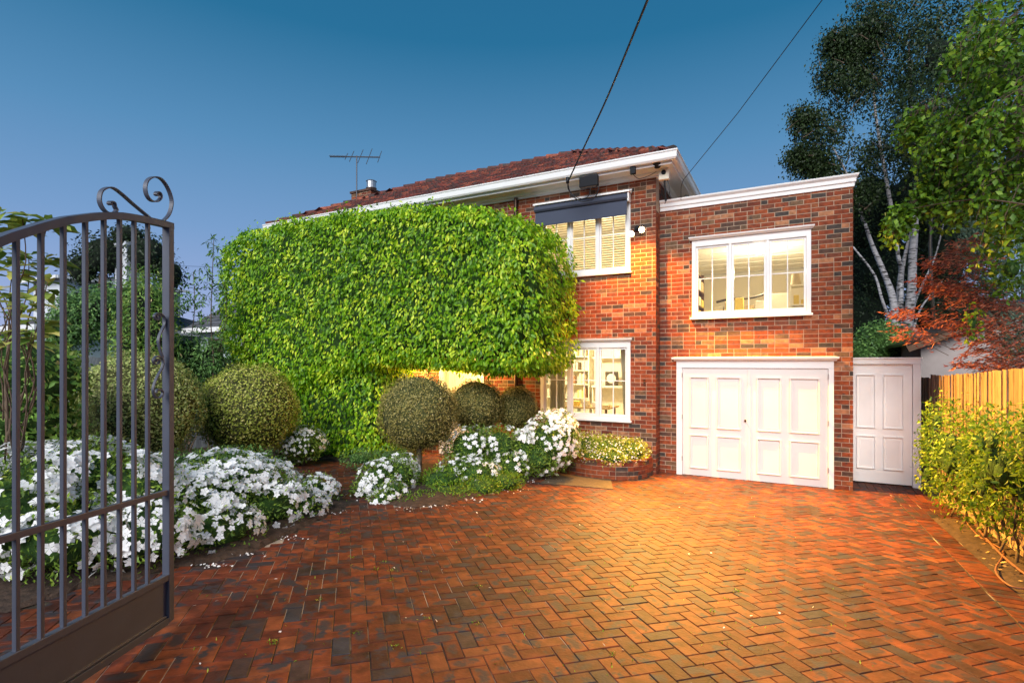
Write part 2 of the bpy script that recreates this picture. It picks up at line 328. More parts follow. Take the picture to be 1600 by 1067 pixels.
# ================================================================== GROUND AND PAVING
gb = MB()
xs = [-400, -60, -20, 8, 60, 400]; ys = [-60, -8, 11.13, 30, 80, 800]
vv = [(x, y, gz(y)-.05) for y in ys for x in xs]
gb.add(vv, [(j*6+i, j*6+i+1, (j+1)*6+i+1, (j+1)*6+i) for j in range(5) for i in range(5)])
g = gb.build('ground', M['ground']); tag(g, kind='structure')
def inpoly(x, y, poly):
    c = False; j = len(poly)-1
    for i in range(len(poly)):
        xi, yi = poly[i]; xj, yj = poly[j]
        if (yi > y) != (yj > y) and x < (xj-xi)*(y-yi)/(yj-yi)+xi: c = not c
        j = i
    return c
def gpoly(pts): return [tuple(G(*p)[:2]) for p in pts]
bedC = gpoly([(548, 762), (562, 775), (600, 788), (640, 795), (690, 790), (740, 778), (800, 760), (850, 747), (872, 741)])+[(-4.1, 10.76), (-6.2, 10.76), (-6.3, 9.3)]+gpoly([(600, 722), (560, 735)])
bedL = gpoly([(15, 960), (120, 925), (262, 890), (330, 882), (400, 862), (450, 838), (515, 806), (548, 790), (505, 765), (480, 745), (452, 728), (440, 722)])+[(-10.8, 8.6), (-13, 8.6), (-13, -1), (-7.5, -1), (-6.2, 1.4)]
bedH = [(-13.0, 8.2), (-10.6, 8.35), (-7.9, 8.35), (-7.8, 10.0), (-10.6, 10.2), (-13.4, 10.7)]
lip = MB()
dr = MB(); dr.add([(-13, -3, gz(-3)+.006), (1.85, -3, gz(-3)+.006), (1.85, 11.13, .006), (-13, 11.13, .006)], [(0, 1, 2, 3)])
dr.add([(.6, 11.13, 0), (2.28, 11.13, 0), (2.28, 12.6, 0), (.6, 12.6, 0)], [(0, 1, 2, 3)])
dr.add([(1.85, 9.4, gz(9.4)), (2.28, 9.4, gz(9.4)), (2.28, 11.13, 0), (1.85, 11.13, 0)], [(0, 1, 2, 3)])
o = dr.build('paving_bed', M['joint']); tag(o, kind='structure')
U = .1175; j = .003; hb = MB(); ca = math.cos(math.pi/4)
def paver(hb, cx, cy, dx, dy, l, wd):       # brick centred at cx,cy, long axis (dx,dy)
    hb.cr = random.random(); nx, ny = -dy, dx; hz = .012+random.uniform(-.0022, .0022); tl = [random.uniform(-.0012, .0012) for _ in range(4)]
    c = .004; vs = []
    for ins, z in ((0, 0.001), (0, hz-.003), (c, hz)):
        for q, (a, b) in enumerate(((-1, -1), (1, -1), (1, 1), (-1, 1))):
            x = cx+a*(l/2-ins)*dx+b*(wd/2-ins)*nx; y = cy+a*(l/2-ins)*dy+b*(wd/2-ins)*ny; vs.append((x, y, gz(y)+z+(tl[q] if ins else 0)))
    fs = [(8, 9, 10, 11)]
    for s in (0, 4):
        for q in range(4): q2 = (q+1) % 4; fs.append((s+q, s+q2, s+4+q2, s+4+q))
    hb.add(vs, fs)
R0 = 110
for a in range(-R0, R0):
    for b_ in range(-R0, R0):
        m4 = (a-b_) % 4
        if m4 == 0: cx_, cy_, d = (a+1)*U, (b_+.5)*U, 0
        elif m4 == 3: cx_, cy_, d = (a+.5)*U, (b_+1)*U, 1
        else: continue
        x = -4.5+(cx_-cy_)*ca; y = 5.5+(cx_+cy_)*ca
        if not (-12.8 < x < 1.75 and -.5 < y < 11.3): continue
        if x < -6.5-.75*y and y < 5: continue
        # out of the camera's view at the sides
        if inpoly(x, y, bedC) or inpoly(x, y, bedL) or inpoly(x, y, bedH): continue
        if -4.1 < x < -2.5 and y > 9.85: continue
        dd = (ca, ca) if d == 0 else (-ca, ca)
        paver(hb, x+random.uniform(-.001, .001), y, dd[0], dd[1], 2*U-2*j, U-2*j)
o = hb.build('driveway_paving', M['paver']); tag(o, kind='structure')
def brickuv(o):
    n = len(o.data.vertices)//12
    for nm, pat in (('bu', [-1, 1, 1, -1]*3), ('bv', [-1, -1, 1, 1]*3)):
        o.data.attributes.new(nm, 'FLOAT', 'POINT').data.foreach_set('value', np.tile(np.array(pat, dtype=np.float32), n))
brickuv(o)
bm = bmesh.new(); bm.from_mesh(o.data); bmesh.ops.bisect_plane(bm, geom=bm.verts[:]+bm.edges[:]+bm.faces[:], plane_co=(1.575, 0, 0), plane_no=(1, 0, 0), clear_outer=True); bm.to_mesh(o.data); bm.free()
kb = MB(); y = -.6
while y < 9.4: paver(kb, 1.705, y, 1, 0, .225, .108); y += .1175
for k in range(8): # paving in front of the side gate
    for i in range(16):
        X = .65+i*.118; Y = 11.25+k*.236+(.118 if i % 2 else 0)
        if Y < 12.6 and X < 2.25 and (X > 1.06): paver(kb, X, Y, 0, 1, .228, .108)
for k in range(8):
    for i in range(6): paver(kb, 1.65+i*.118, 9.55+k*.236, 0, 1, .228, .108)
o = kb.build('paving_edge_course', M['paver']); tag(o, kind='structure'); brickuv(o)
# garden beds
def bed(name, poly, m=None, lift=.02):
    b = MB(); cx = sum(p[0] for p in poly)/len(poly); cy = sum(p[1] for p in poly)/len(poly)
    pts = []
    for i, p in enumerate(poly):
        q = poly[(i+1) % len(poly)]
        for k in range(6): t = k/6; pts.append((p[0]+(q[0]-p[0])*t+random.uniform(-.02, .02), p[1]+(q[1]-p[1])*t+random.uniform(-.02, .02)))
    n = len(pts)
    for s, h in ((1.0, lift), (.97, lift+.03), (.75, lift+.07), (.4, lift+.09)):
        for p in pts: x = cx+(p[0]-cx)*s; y = cy+(p[1]-cy)*s; b.v.append((x, y, gz(y)+h+random.uniform(-.008, .008))); b.r.append(.5)
    for l in range(3):
        for i in range(n): i2 = (i+1) % n; b.f.append((l*n+i, l*n+i2, (l+1)*n+i2, (l+1)*n+i))
    b.f.append(tuple(3*n+i for i in range(n)))
    o = b.build(name, m or M['soil']); return tag(o, kind='structure')
bed('soil', bedC, lift=.012); bed('soil', bedL, lift=.012); bed('soil', bedH, lift=.010)
bb = MB(); ny_ = 40; nx_ = 8
for j_ in range(ny_+1):
    y = 9.35-10*j_/ny_
    for i in range(nx_+1): x = 1.815+.5*i/nx_; bb.v.append((x, y, gz(y)+(.004 if i == 0 else .0+.03*math.sin(3*i/nx_)+random.uniform(0, .03)))); bb.r.append(.5)
for j_ in range(ny_):
    for i in range(nx_): a = j_*(nx_+1)+i; bb.f.append((a, a+1, a+nx_+2, a+nx_+1))
tag(bb.build('soil', M['soil']), kind='structure')
# ================================================================== HOUSE
WY, GY, CX0, GX1 = 10.78, 11.13, -2.367, 1.04
house = empty('brick_house', (-6, 11, 0), 'two storey red brick house with white trimmed windows and a flat topped garage wing', 'house')
def rects(u0, u1, z0, z1, holes):
    us = sorted({u0, u1, *[h[0] for h in holes], *[h[1] for h in holes]}); zs = sorted({z0, z1, *[h[2] for h in holes], *[h[3] for h in holes]}); R = []
    for a, b in zip(us[:-1], us[1:]):
        for c, d in zip(zs[:-1], zs[1:]):
            mu, mz = (a+b)/2, (c+d)/2
            if not any(h[0] < mu < h[1] and h[2] < mz < h[3] for h in holes): R.append((a, b, c, d))
    return R
C_, BL, BH = .086, .230, .076
def bricks(mb, u0, u1, z0, z1, holes, place, row0=0):
    """courses of individually sized bricks on a face; place(u, z, out) gives the 3D point"""
    n = int((z1-z0)/C_)+1
    for r in range(n):
        za = z0+r*C_+.005; zb = min(za+BH, z1)
        if zb-za < .02: continue
        spans = [(u0, u1)]
        for h in holes:
            if h[2] < (za+zb)/2 < h[3]:
                ns = []
                for a, b in spans:
                    if h[1] <= a or h[0] >= b: ns.append((a, b)); continue
                    if h[0]-a > .02: ns.append((a, h[0]))
                    if b-h[1] > .02: ns.append((h[1], b))
                spans = ns
        u = u0-(.12 if (r+row0) % 2 else 0); k = random.randrange(5)
        rr = random.Random(r*13+row0)
        while u < u1:
            L = BL if (k+1) % 5 else .11; k += 1
            a0, b0 = u, u+L; u += L+.010
            for a, b in spans:
                p, q = max(a0, a), min(b0, b)
                if q-p < .03: continue
                e = .0025; mb.cr = random.random(); o1 = .0022+random.uniform(0, .002); jz = [random.uniform(-.0015, .0015) for _ in range(4)]
                back = [place(p, za, -.01), place(q, za, -.01), place(q, zb, -.01), place(p, zb, -.01)]
                mid = [place(p, za+jz[0], o1-.002), place(q, za+jz[1], o1-.002), place(q, zb+jz[2], o1-.002), place(p, zb+jz[3], o1-.002)]
                fr = [place(p+e, za+e, o1), place(q-e, za+e, o1), place(q-e, zb-e, o1), place(p+e, zb-e, o1)]
                mb.add(back+mid+fr, [(8, 9, 10, 11)]+[(s+i, s+(i+1) % 4, s+4+(i+1) % 4, s+4+i) for s in (0, 4) for i in range(4)])
W1 = (-4.94, -2.888, 1.10, 2.75); W2 = (-4.94, -2.888, 4.21, 5.82); DR = (-7.73, -6.42, 0, 2.48)
wall = MB()
for a, b, c, d in rects(-13.6, CX0-.006, -.1, 6.17, [W1, W2, DR]): wall.box(a, b, WY, WY+.25, c, d)
wall.box(CX0-.256, CX0-.006, WY+.2505, 17.3, -.1, 6.17); wall.box(-13.6, -13.35, WY+.2505, 17.3, -.1, 6.17); wall.box(-13.6, CX0-.006, 17.3, 17.5, -.1, 6.17)
wo = wall.build('wall', M['mortar'], house)
bk = MB(); bricks(bk, -13.6, CX0, 0, 6.17, [W1, W2, DR], lambda u, z, o: (u, WY-o, z))
bricks(bk, WY, GY+.006, 0, 5.42, [], lambda u, z, o: (CX0-.006+o+.006, u, z), 1)
bricks(bk, GY-.02, 17.3, 5.42, 6.17, [], lambda u, z, o: (CX0-.006+o+.006, u, z), 1)
bk.build('brickwork', M['brick'], wo)
W3 = (-1.717, .388, 3.22, 4.775); GD = (-2.02, .746, 0, 2.335)
gw = MB()
for a, b, c, d in rects(CX0-.004, GX1-.006, -.1, 5.46, [W3, GD]): gw.box(a, b, GY, GY+.25, c, d)
gw.box(GX1-.256, GX1-.006, GY+.2505, 17.2, -.1, 5.46); gw.box(CX0, GX1-.006, 17.2, 17.4, -.1, 5.46)
gw.box(CX0, GX1-.27, GY+.26, 17.19, 5.2, 5.3)
go = gw.build('garage_wall', M['mortar'], house)
bk = MB(); bricks(bk, CX0, GX1, 0, 5.46, [W3, GD], lambda u, z, o: (u, GY-o, z), 3)
bricks(bk, GY, 17.2, 0, 5.46, [], lambda u, z, o: (GX1-.006+o+.006, u, z), 4)
bk.build('brickwork', M['brick'], go)
def sweep(mb, prof, path):   # prof [(out, z)], path [(pt, outdir)] with mitre-ready out vectors
    b = len(mb.v); n = len(prof)
    for p, o in path:
        for (q, z) in prof: mb.v.append((p[0]+o[0]*q, p[1]+o[1]*q, z)); mb.r.append(.5)
    for i in range(len(path)-1):
        for k in range(n): k2 = (k+1) % n; mb.f.append((b+i*n+k, b+i*n+k2, b+(i+1)*n+k2, b+(i+1)*n+k))
    mb.f.append(tuple(b+k for k in range(n))); mb.f.append(tuple(b+(len(path)-1)*n+k for k in range(n))[::-1])
mainpath = [((-13.3, 17.5), (-1, 0)), ((-13.3, WY), (-1, -1)), ((CX0, WY), (1, -1)), ((CX0, 17.5), (1, 0))]
b = MB(); sweep(b, [(-.01, 6.07), (.035, 6.07), (.04, 6.10), (.09, 6.125), (.10, 6.16), (.36, 6.175), (.36, 6.16), (.385, 6.16), (.385, 6.30), (.30, 6.33), (-.01, 6.30)], mainpath); b.build('fascia', M['white'], house, bevel=.004)
b = MB(); sweep(b, [(.387, 6.215), (.47, 6.215), (.495, 6.25), (.50, 6.355), (.515, 6.37), (.515, 6.395), (.485, 6.395), (.475, 6.36), (.387, 6.34)], mainpath); b.build('gutter', M['white'], house, bevel=.003)
b = MB(); gp = [((CX0+.012, GY), (0, -1)), ((GX1, GY), (1, -1)), ((GX1, 17.4), (1, 0))]
sweep(b, [(-.20, 5.455), (.022, 5.455), (.026, 5.52), (.045, 5.535), (.05, 5.60), (.085, 5.64), (.09, 5.67), (-.20, 5.68)], gp); b.build('parapet_cornice', M['white'], house, bevel=.003)
# roof
PT = math.radians(27.7); tp = math.tan(PT); ex0, ex1, ey0, ey1 = -13.74, -1.95, 10.36, 18.0; a_ = (ey1-ey0)/2; rz_ = 6.345+a_*tp
a_ = 3.38; ey1 = ey0+2*a_; rz_ = 6.345+a_*tp
b = MB(); zb = 6.315
b.add([(ex0, ey0, zb), (ex1, ey0, zb), (ex1, ey1, zb), (ex0, ey1, zb), (ex0+a_, ey0+a_, rz_-.03), (ex1-a_, ey0+a_, rz_-.03)], [(0, 1, 5, 4), (1, 2, 5), (2, 3, 4, 5), (3, 0, 4), (0, 3, 2, 1)])
roof = b.build('roof', M['tile'], house)
tl = MB(); tw, te = .245, .335; sl = a_/math.cos(PT)
def tilerow(org, du, dv, up, umax_fn, nrows, length):
    for r in range(nrows):
        s0 = r*te-.03; s1 = s0+te+.05
        n = int(length/tw)+2
        for i in range(n):
            u0 = i*tw+(0); uc = u0+tw/2; lo, hi = umax_fn(s0+te*.5)
            if uc < lo-.03 or uc > hi+.03: continue
            tl.cr = random.random(); prof = [(0, .004), (.12, .030), (.25, .034), (.36, .008), (.5, .016), (.64, .008), (.76, .034), (.88, .030), (1.0, .004)]
            lift = .038+random.uniform(0, .008); vs = []
            for (s, l) in ((s0, -.02), (s0, lift), (s1, .008)):
                for (t, h) in prof: vs.append(org+du*(u0+t*tw)+dv*s+up*((h if l > 0 else 0)+l))
            k = len(prof); tl.add(vs, [(q*k+p, q*k+p+1, (q+1)*k+p+1, (q+1)*k+p) for q in (0, 1) for p in range(k-1)])
cp, sp = math.cos(PT), math.sin(PT)
tilerow(Vector((ex0, ey0, 6.345)), Vector((1, 0, 0)), Vector((0, cp, sp)), Vector((0, -sp, cp)), lambda s: (s*cp, ex1-ex0-s*cp), 12, ex1-ex0)
tilerow(Vector((ex1, ey0, 6.345)), Vector((0, 1, 0)), Vector((-cp, 0, sp)), Vector((sp, 0, cp)), lambda s: (s*cp, 2*a_-s*cp), 12, 2*a_)
tilerow(Vector((ex0, ey1, 6.345)), Vector((0, -1, 0)), Vector((cp, 0, sp)), Vector((-sp, 0, cp)), lambda s: (s*cp, 2*a_-s*cp), 12, 2*a_)
tl.build('roof_tiles', M['tile'], roof)
rc = MB()
def caps(p, q):
    p, q = Vector(p), Vector(q); n = int((q-p).length/.38); d = (q-p)/n
    for i in range(n): rc.cr = random.random(); rc.tube([p+d*i+Vector((0, 0, .02)), p+d*(i+1.12)+Vector((0, 0, -.015))], [.115, .095], 10)
caps((ex1, ey0, 6.36), (ex1-a_, ey0+a_, rz_+.02)); caps((ex0, ey0, 6.36), (ex0+a_, ey0+a_, rz_+.02)); caps((ex0+a_, ey0+a_, rz_+.02), (ex1-a_, ey0+a_, rz_+.02))
rc.build('ridge_cap', M['tile'], roof)
chx0, chx1, chy0, chy1, chz = -13.55, -12.65, 13.6, 14.3, 8.22
b = MB(); b.box(chx0, chx1, chy0, chy1, 6.6, chz); ch = b.build('chimney', M['mortar'], roof)
b = MB(); bricks(b, chx0, chx1, 6.64, chz, [], lambda u, z, o: (u, chy0-o, z)); bricks(b, chy0, chy1, 6.64, chz, [], lambda u, z, o: (chx1+o, u, z), 1)
b.cr = .75; b.box(chx0-.04, chx1+.04, chy0-.04, chy1+.04, chz, chz+.07)
# brick skin belongs to the chimney mesh itself
b.build('chimney_brick', M['brick'], roof)
b = MB(); fx, fy = -12.95, 13.95; b.tube([(fx, fy, chz+.05), (fx, fy, chz+.16)], .10, 16); b.tube([(fx, fy, chz+.16), (fx, fy, chz+.20), (fx, fy, chz+.21)], [.13, .19, .19], 16)
b.tube([(fx, fy, chz+.22), (fx, fy, chz+.44)], .165, 14); b.tube([(fx, fy, chz+.441), (fx, fy, chz+.47)], [.19, .15], 14)
fl = b.build('chimney_flue', M['steel'], roof)
# --- windows
def window(x0, x1, z0, z1, Y, blinds=False, proud=.03):
    fw = .075; b = MB()
    b.box(x0, x0+fw, Y-proud, Y+.12, z0, z1); b.box(x1-fw, x1, Y-proud, Y+.12, z0, z1)
    b.box(x0+fw, x1-fw, Y-proud, Y+.12, z1-.13, z1-.001); b.box(x0+fw, x1-fw, Y-proud, Y+.12, z0+.001, z0+.06)
    n = 3; iw = (x1-x0-2*fw); mw = .05; sw = (iw-2*mw)/3
    for i in (1, 2): xm = x0+fw+i*sw+(i-1)*mw; b.box(xm, xm+mw, Y-proud+.004, Y+.115, z0+.0605, z1-.1305)
    win = b.build('window', M['white'], house, bevel=.004)
    b = MB(); prof = [(0, z1+.001), (.035, z1+.001), (.05, z1+.02), (.075, z1+.035), (.08, z1+.06), (0, z1+.065)]
    vs = []; k = len(prof)
    for xx, s in ((x0-.01, -1), (x1+.01, 1)):
        for q, z in prof: vs.append((xx+s*q*.6, Y-proud-q, z))
    b.add(vs, [tuple(range(k)), tuple(range(k, 2*k))[::-1]]+[(i, (i+1) % k, k+(i+1) % k, k+i) for i in range(k)])
    b.box(x0-.01, x1+.01, Y-proud-.003, Y+.02, z1+.002, z1+.06)
    b.build('cornice', M['white'], win, bevel=.002)
    b = MB(); b.box(x0-.03, x1+.03, Y-proud-.05, Y+.10, z0-.045, z0-.001); b.build('sill', M['white'], win, bevel=.006)
    for i in range(3):
        a = x0+fw+i*(sw+mw)+.003; c = a+sw-.006; za, zc = z0+.064, z1-.134; s = .038; b = MB()
        b.box(a, a+s, Y+.0, Y+.045, za, zc); b.box(c-s, c, Y+.0, Y+.045, za, zc); b.box(a+s, c-s, Y, Y+.045, za, za+s+.01); b.box(a+s, c-s, Y, Y+.045, zc-s, zc)
        xm = (a+c)/2; b.box(xm-.009, xm+.009, Y+.004, Y+.04, za+s+.011, zc-s-.001)
        zm = (za+zc)/2+.03; b.box(a+s+.001, xm-.0095, Y+.006, Y+.038, zm-.009, zm+.009); b.box(xm+.0095, c-s-.001, Y+.006, Y+.038, zm-.009, zm+.009)
        b.build('sash', M['white'], win, bevel=.002)
        b = MB(); b.box(a+s-.002, c-s+.002, Y+.020, Y+.024, za+s, zc-s); b.build('pane', M['glass'], win)
        if blinds:
            b = MB(); z = za+.03
            while z < zc-.03:
                b.obox(((a+c)/2, Y+.135, z), (sw/2-.01, 0, 0), (0, .024*math.cos(.45), -.024*math.sin(.45)), (0, .001, .001)); z += .052
            b.box(a+.01, c-.01, Y+.12, Y+.15, zc-.03, zc+.01)
            b.build('blind', M['blind'], win)
    return win
M['blind'] = mat('cream_blind_slat', (.62, .56, .42), .5, transl=.35)
w1 = window(*W1, WY); w2 = window(*W2, WY, blinds=True); w3 = window(*W3, GY)
tag(w1, 'lower window showing a lit room with bookshelves'); tag(w2, 'upper window with closed slatted blinds under a dark awning'); tag(w3, 'window above the garage showing a lit room')
# awning over the upper window
b = MB(); ax0, ax1 = -5.02, -2.90
b.box(ax0, ax1, WY-.20, WY-.04, 5.80, 5.84)
n = 8; pr = [(WY-.20, 5.80), (WY-.235, 5.74), (WY-.235, 5.66), (WY-.20, 5.60)]
hoodv = []
for x in (ax0, ax1):
    for y, z in ((WY-.05, 5.798), (WY-.17, 5.798), (WY-.215, 5.76), (WY-.22, 5.70), (WY-.19, 5.66), (WY-.05, 5.66)): hoodv.append((x, y, z))
b2 = MB(); b2.add(hoodv, [tuple(range(6)), tuple(range(6, 12))[::-1]]+[(i, (i+1) % 6, 6+(i+1) % 6, 6+i) for i in range(6)])
hx = b2.build('awning_roller', M['awning'], w2, bevel=.004)
b2 = MB(); b2.obox(((ax0+ax1)/2, WY-.175, 5.52), ((ax1-ax0)/2-.02, 0, 0), (0, .003, 0), (0, .02, .165)); b2.box(ax0+.02, ax1-.02, WY-.20, WY-.18, 5.335, 5.36); b2.build('awning_canvas', M['awning'], w2)
b2 = MB(); b2.box(ax0-.02, ax1+.04, WY-.225, WY-.035, 5.805, 5.845); b2.box(ax1-.005, ax1+.025, WY-.20, WY-.032, 5.62, 5.80)
b2.tube([(ax1+.0, WY-.06, 5.62), (ax1-.0, WY-.07, 4.35)], .008, 6); b2.tube([(ax0+.0, WY-.06, 5.62), (ax0-.0, WY-.07, 4.35)], .008, 6)
b2.build('awning_bracket', M['white'], w2, bevel=.003)
# --- garage doors
b = MB(); x0, x1, z1 = GD[0], GD[1], GD[3]
b.box(x0, x0+.115, GY-.045, GY+.10, 0.0, z1-.14); b.box(x1-.085, x1, GY-.045, GY+.10, 0.0, z1-.14); b.box(x0, x1, GY-.046, GY+.10, z1-.139, z1-.001)
df = b.build('garage_door_frame', M['white'], house, bevel=.004)
b = MB(); prof = [(0, z1), (.03, z1), (.05, z1+.025), (.085, z1+.04), (.09, z1+.075), (0, z1+.085)]; vs = []; k = 6
for xx, s in ((x0-.02, -1), (x1+.02, 1)):
    for q, z in prof: vs.append((xx+s*q*.7, GY-.045-q, z))
b.add(vs, [tuple(range(k)), tuple(range(k, 2*k))[::-1]]+[(i, (i+1) % k, k+(i+1) % k, k+i) for i in range(k)]); b.box(x0-.02, x1+.02, GY-.044, GY+.02, z1+.001, z1+.08)
b.build('door_cornice', M['white'], df, bevel=.002)
def leaf(name, x0, x1, z0, z1, Y, parent, m, cols, rows, bead=.022, deep=.035):
    b = MB(); b.box(x0, x1, Y, Y+.04, z0, z1)
    for (a, c) in cols:
        for (p, q) in rows:   # raised bead frame round each panel, panel face sunk behind a lip
            for (X0, X1, Z0, Z1) in ((a, c, q-bead, q), (a, c, p, p+bead), (a, a+bead, p+bead, q-bead), (c-bead, c, p+bead, q-bead)):
                b.obox(((X0+X1)/2, Y-.016, (Z0+Z1)/2), ((X1-X0)/2, 0, 0), (0, .017, 0), (0, 0, (Z1-Z0)/2))
            b.box(a+.05, c-.05, Y-.006, Y+.001, p+.05, q-.05)
    return b.build(name, m, parent, bevel=.005)
xm = (x0+.115+x1-.085)/2-.04
rowsG = [(.17, .85), (.99, 2.02)]
L1 = leaf('garage_door', x0+.118, xm-.003, .02, 2.19, GY-.02, house, M['door'], [(x0+.26, x0+.62), (x0+.77, xm-.14)], rowsG)
L2 = leaf('garage_door', xm+.003, x1-.088, .02, 2.19, GY-.02, house, M['door'], [(xm+.14, xm+.56), (xm+.70, x1-.22)], rowsG)
b = MB(); b.box(xm-.022, xm+.03, GY-.034, GY-.021, .03, 2.18); b.build('cover_strip', M['door'], L2, bevel=.004)
b = MB(); b.tube([(xm-.06, GY-.02, 1.18), (xm-.06, GY-.06, 1.18), (xm-.06, GY-.068, 1.18)], [.012, .022, .014], 12); b.build('handle', M['bronze'], L1, smooth=True)
for zz in (.35, 1.2, 2.05):
    for xx, l_ in ((x0+.114, L1), (x1-.086, L2)):
        b = MB(); b.tube([(xx, GY-.05, zz-.045), (xx, GY-.05, zz+.045)], .009, 8); b.build('hinge', M['steel'], l_)
# --- front door under the hedge, lit porch
b = MB(); b.box(DR[0], DR[0]+.14, WY-.05, WY+.1, 0, 2.48); b.box(DR[1]-.14, DR[1], WY-.05, WY+.1, 0, 2.48); b.box(DR[0]+.14, DR[1]-.14, WY-.05, WY+.1, 2.3, 2.48); fd = b.build('entry_door_frame', M['white'], house, bevel=.004)
b = MB(); b.box(DR[0]+.145, DR[1]-.145, WY+.02, WY+.06, .05, 2.295)
for k in range(5): xx = DR[0]+.2+k*.2; b.box(xx, xx+.03, WY+.008, WY+.021, .2, 2.2)
b.build('front_door', M['door'], house, bevel=.004)
b = MB(); b.tube([(-5.55, WY-.06, 0), (-5.55, WY-.06, 6.1)], .045, 12); b.build('downpipe', M['bronze'], house)  # dark pipe put in for the strip of shade beside the entry
b = MB(); b.tube([(CX0+.30, 12.6, 5.3), (CX0+.30, 12.6, 6.17)], .045, 12); b.build('downpipe', M['white'], house, smooth=True)
b = MB(); b.box(-4.42, -4.24, WY-.012, WY-.008, 3.28, 3.42)
for k in range(4): b.box(-4.42, -4.24, WY-.02, WY-.009, 3.29+k*.035, 3.305+k*.035)
b.build('wall_vent', M['bronze'], house)
# --- rooms behind the windows
def room(x0, x1, y0, y1, z0, z1, mwall, mceil, beams=False):
    b = MB(); t = .04
    b.box(x0-t, x1+t, y1, y1+t, z0, z1); b.box(x0-t, x0, y0, y1, z0, z1); b.box(x1, x1+t, y0, y1, z0, z1); b.box(x0-t, x1+t, y0, y1+t, z0-t, z0)
    o = b.build('room_wall', mwall, house)
    b = MB(); b.box(x0-t, x1+t, y0, y1+t, z1, z1+t)
    if beams:
        for k in range(7): yy = y0+.5+k*.75; b.box(x0, x1, yy, yy+.04, z1-.02, z1-.001)
    b.box(x0, x1, y1-.07, y1-.001, z1-.12, z1-.021); b.build('room_ceiling', mceil, house)
room(-7.3, -2.68, 11.04, 14.6, .45, 3.2, M['plaster'], M['ceil']); room(-6.2, -2.68, 11.04, 14.6, 3.5, 6.05, M['plaster'], M['ceil'])
room(-2.25, .70, 11.39, 16.6, 2.75, 4.92, M['plaster'], M['ceil'], True)
WARM = (1, .84, .56)
lamp('room_light', 'POINT', (-5.0, 12.6, 2.95), 250, WARM, .12); lamp('room_light', 'POINT', (-4.2, 12.4, 5.6), 170, WARM, .12)
pc = at(1187, 393, 11.9); b = MB(); b.tube([(pc[0], pc[1], 4.915), (pc[0], pc[1], 4.88), (pc[0], pc[1], 4.80), (pc[0], pc[1], 4.77)], [.11, .15, .12, .03], 16)
tag(b.build('ceiling_light', M['bulbi'], smooth=True), 'glowing round ceiling light in the room above the garage', 'lamp')
lamp('room_light', 'POINT', (pc[0], pc[1], 4.35), 100, WARM, .12)
# --- furniture seen through the windows
M['shelfw'] = mat('cream_shelf', (.74, .68, .54), .6); M['shelfb'] = mat('brown_wood', (.12, .06, .03), .6)
M['book'] = mat('book_cloth', ramp=[(0, (.65, .50, .25)), (.15, (.14, .09, .05)), (.25, (.75, .66, .45)), (.45, (.35, .18, .08)), (.55, (.80, .72, .55)), (.72, (.20, .20, .15)), (.80, (.72, .56, .18))], rough=.7, interp='CONSTANT')
M['boxm'] = mat('cardboard_box', ramp=[(0, (.62, .52, .34)), (.4, (.75, .68, .52)), (.7, (.50, .36, .18)), (.9, (.7, .5, .1))], rough=.8, interp='CONSTANT')
M['chairm'] = mat('tan_fabric', (.42, .28, .12), .9); M['curt'] = mat('cream_curtain', (.52, .42, .26), .9, transl=.2); M['dark'] = mat('dark_lacquer', (.05, .035, .02), .4)
bc = empty('bookcase', (-6.05, 13.9, .45), 'tall cream bookcase against the back wall of the lit lower room', 'bookcase')
b = MB(); b.box(-6.950, -5.000, 14.5, 14.53, .45, 2.95); b.box(-6.950, -6.920, 14.2, 14.499, .45, 2.95); b.box(-5.030, -5.000, 14.2, 14.499, .45, 2.95); b.box(-5.980, -5.950, 14.2, 14.499, .45, 2.95); b.build('case', M['shelfw'], bc)
for k in range(7): b = MB(); b.box(-6.918, -5.982, 14.21, 14.498, .46+k*.40, .485+k*.40); b.box(-5.948, -5.032, 14.21, 14.498, .46+k*.40, .485+k*.40); b.build('shelf', M['shelfw'], bc)
rr = random.Random(3); ORD = ['first', 'second', 'third', 'fourth', 'fifth', 'sixth', 'seventh', 'eighth', 'ninth', 'tenth', 'eleventh', 'twelfth', 'thirteenth', 'fourteenth', 'fifteenth', 'sixteenth', 'seventeenth', 'eighteenth', 'nineteenth', 'twentieth', 'last']
for k in range(1, 6):
    for xa, xb in ((-6.900, -6.000), (-5.930, -5.050)):
        x = xa; nb_ = 0
        while x < xb-.1:
            if rr.random() < .22: x += rr.uniform(.08, .22); continue
            wd = rr.uniform(.03, .055); h = rr.uniform(.20, .32); b = MB(); b.cr = rr.random(); zz = .486+k*.40
            b.box(x, x+wd, 14.26, 14.26+rr.uniform(.14, .19), zz, zz+h)
            tag(b.build('book', M['book'], loc=(x+wd/2, 14.35, zz)), '%s book from the left in the %s half of the %s bookcase shelf' % (ORD[nb_], 'left' if xa < -6.3 else 'right', ['bottom', 'lowest but one', 'lower middle', 'upper middle', 'top'][k-1]), 'book', 'books on the bookcase'); x += wd+.004; nb_ += 1
b = MB(); t = empty('mantel_clock', (-4.350, 14.2, 1.7), 'square dark framed clock on the shelf at the right of the lower room', 'clock')
b.box(-4.530, -4.170, 14.2, 14.3, 1.66, 2.05); b.build('case', M['dark'], t, bevel=.01); b = MB(); b.tube([(-4.350, 14.2, 1.86), (-4.350, 14.185, 1.86)], .13, 24); b.build('dial', M['shelfw'], t)
b = MB(); b.box(-4.900, -3.750, 14.1, 14.55, 1.60, 1.655); b.box(-4.900, -4.860, 14.15, 14.55, .45, 1.6); b.box(-3.790, -3.750, 14.15, 14.55, .45, 1.6); tag(b.build('side_table', M['shelfw'], bevel=.004), 'cream side table under the dark clock in the lower room', 'table')
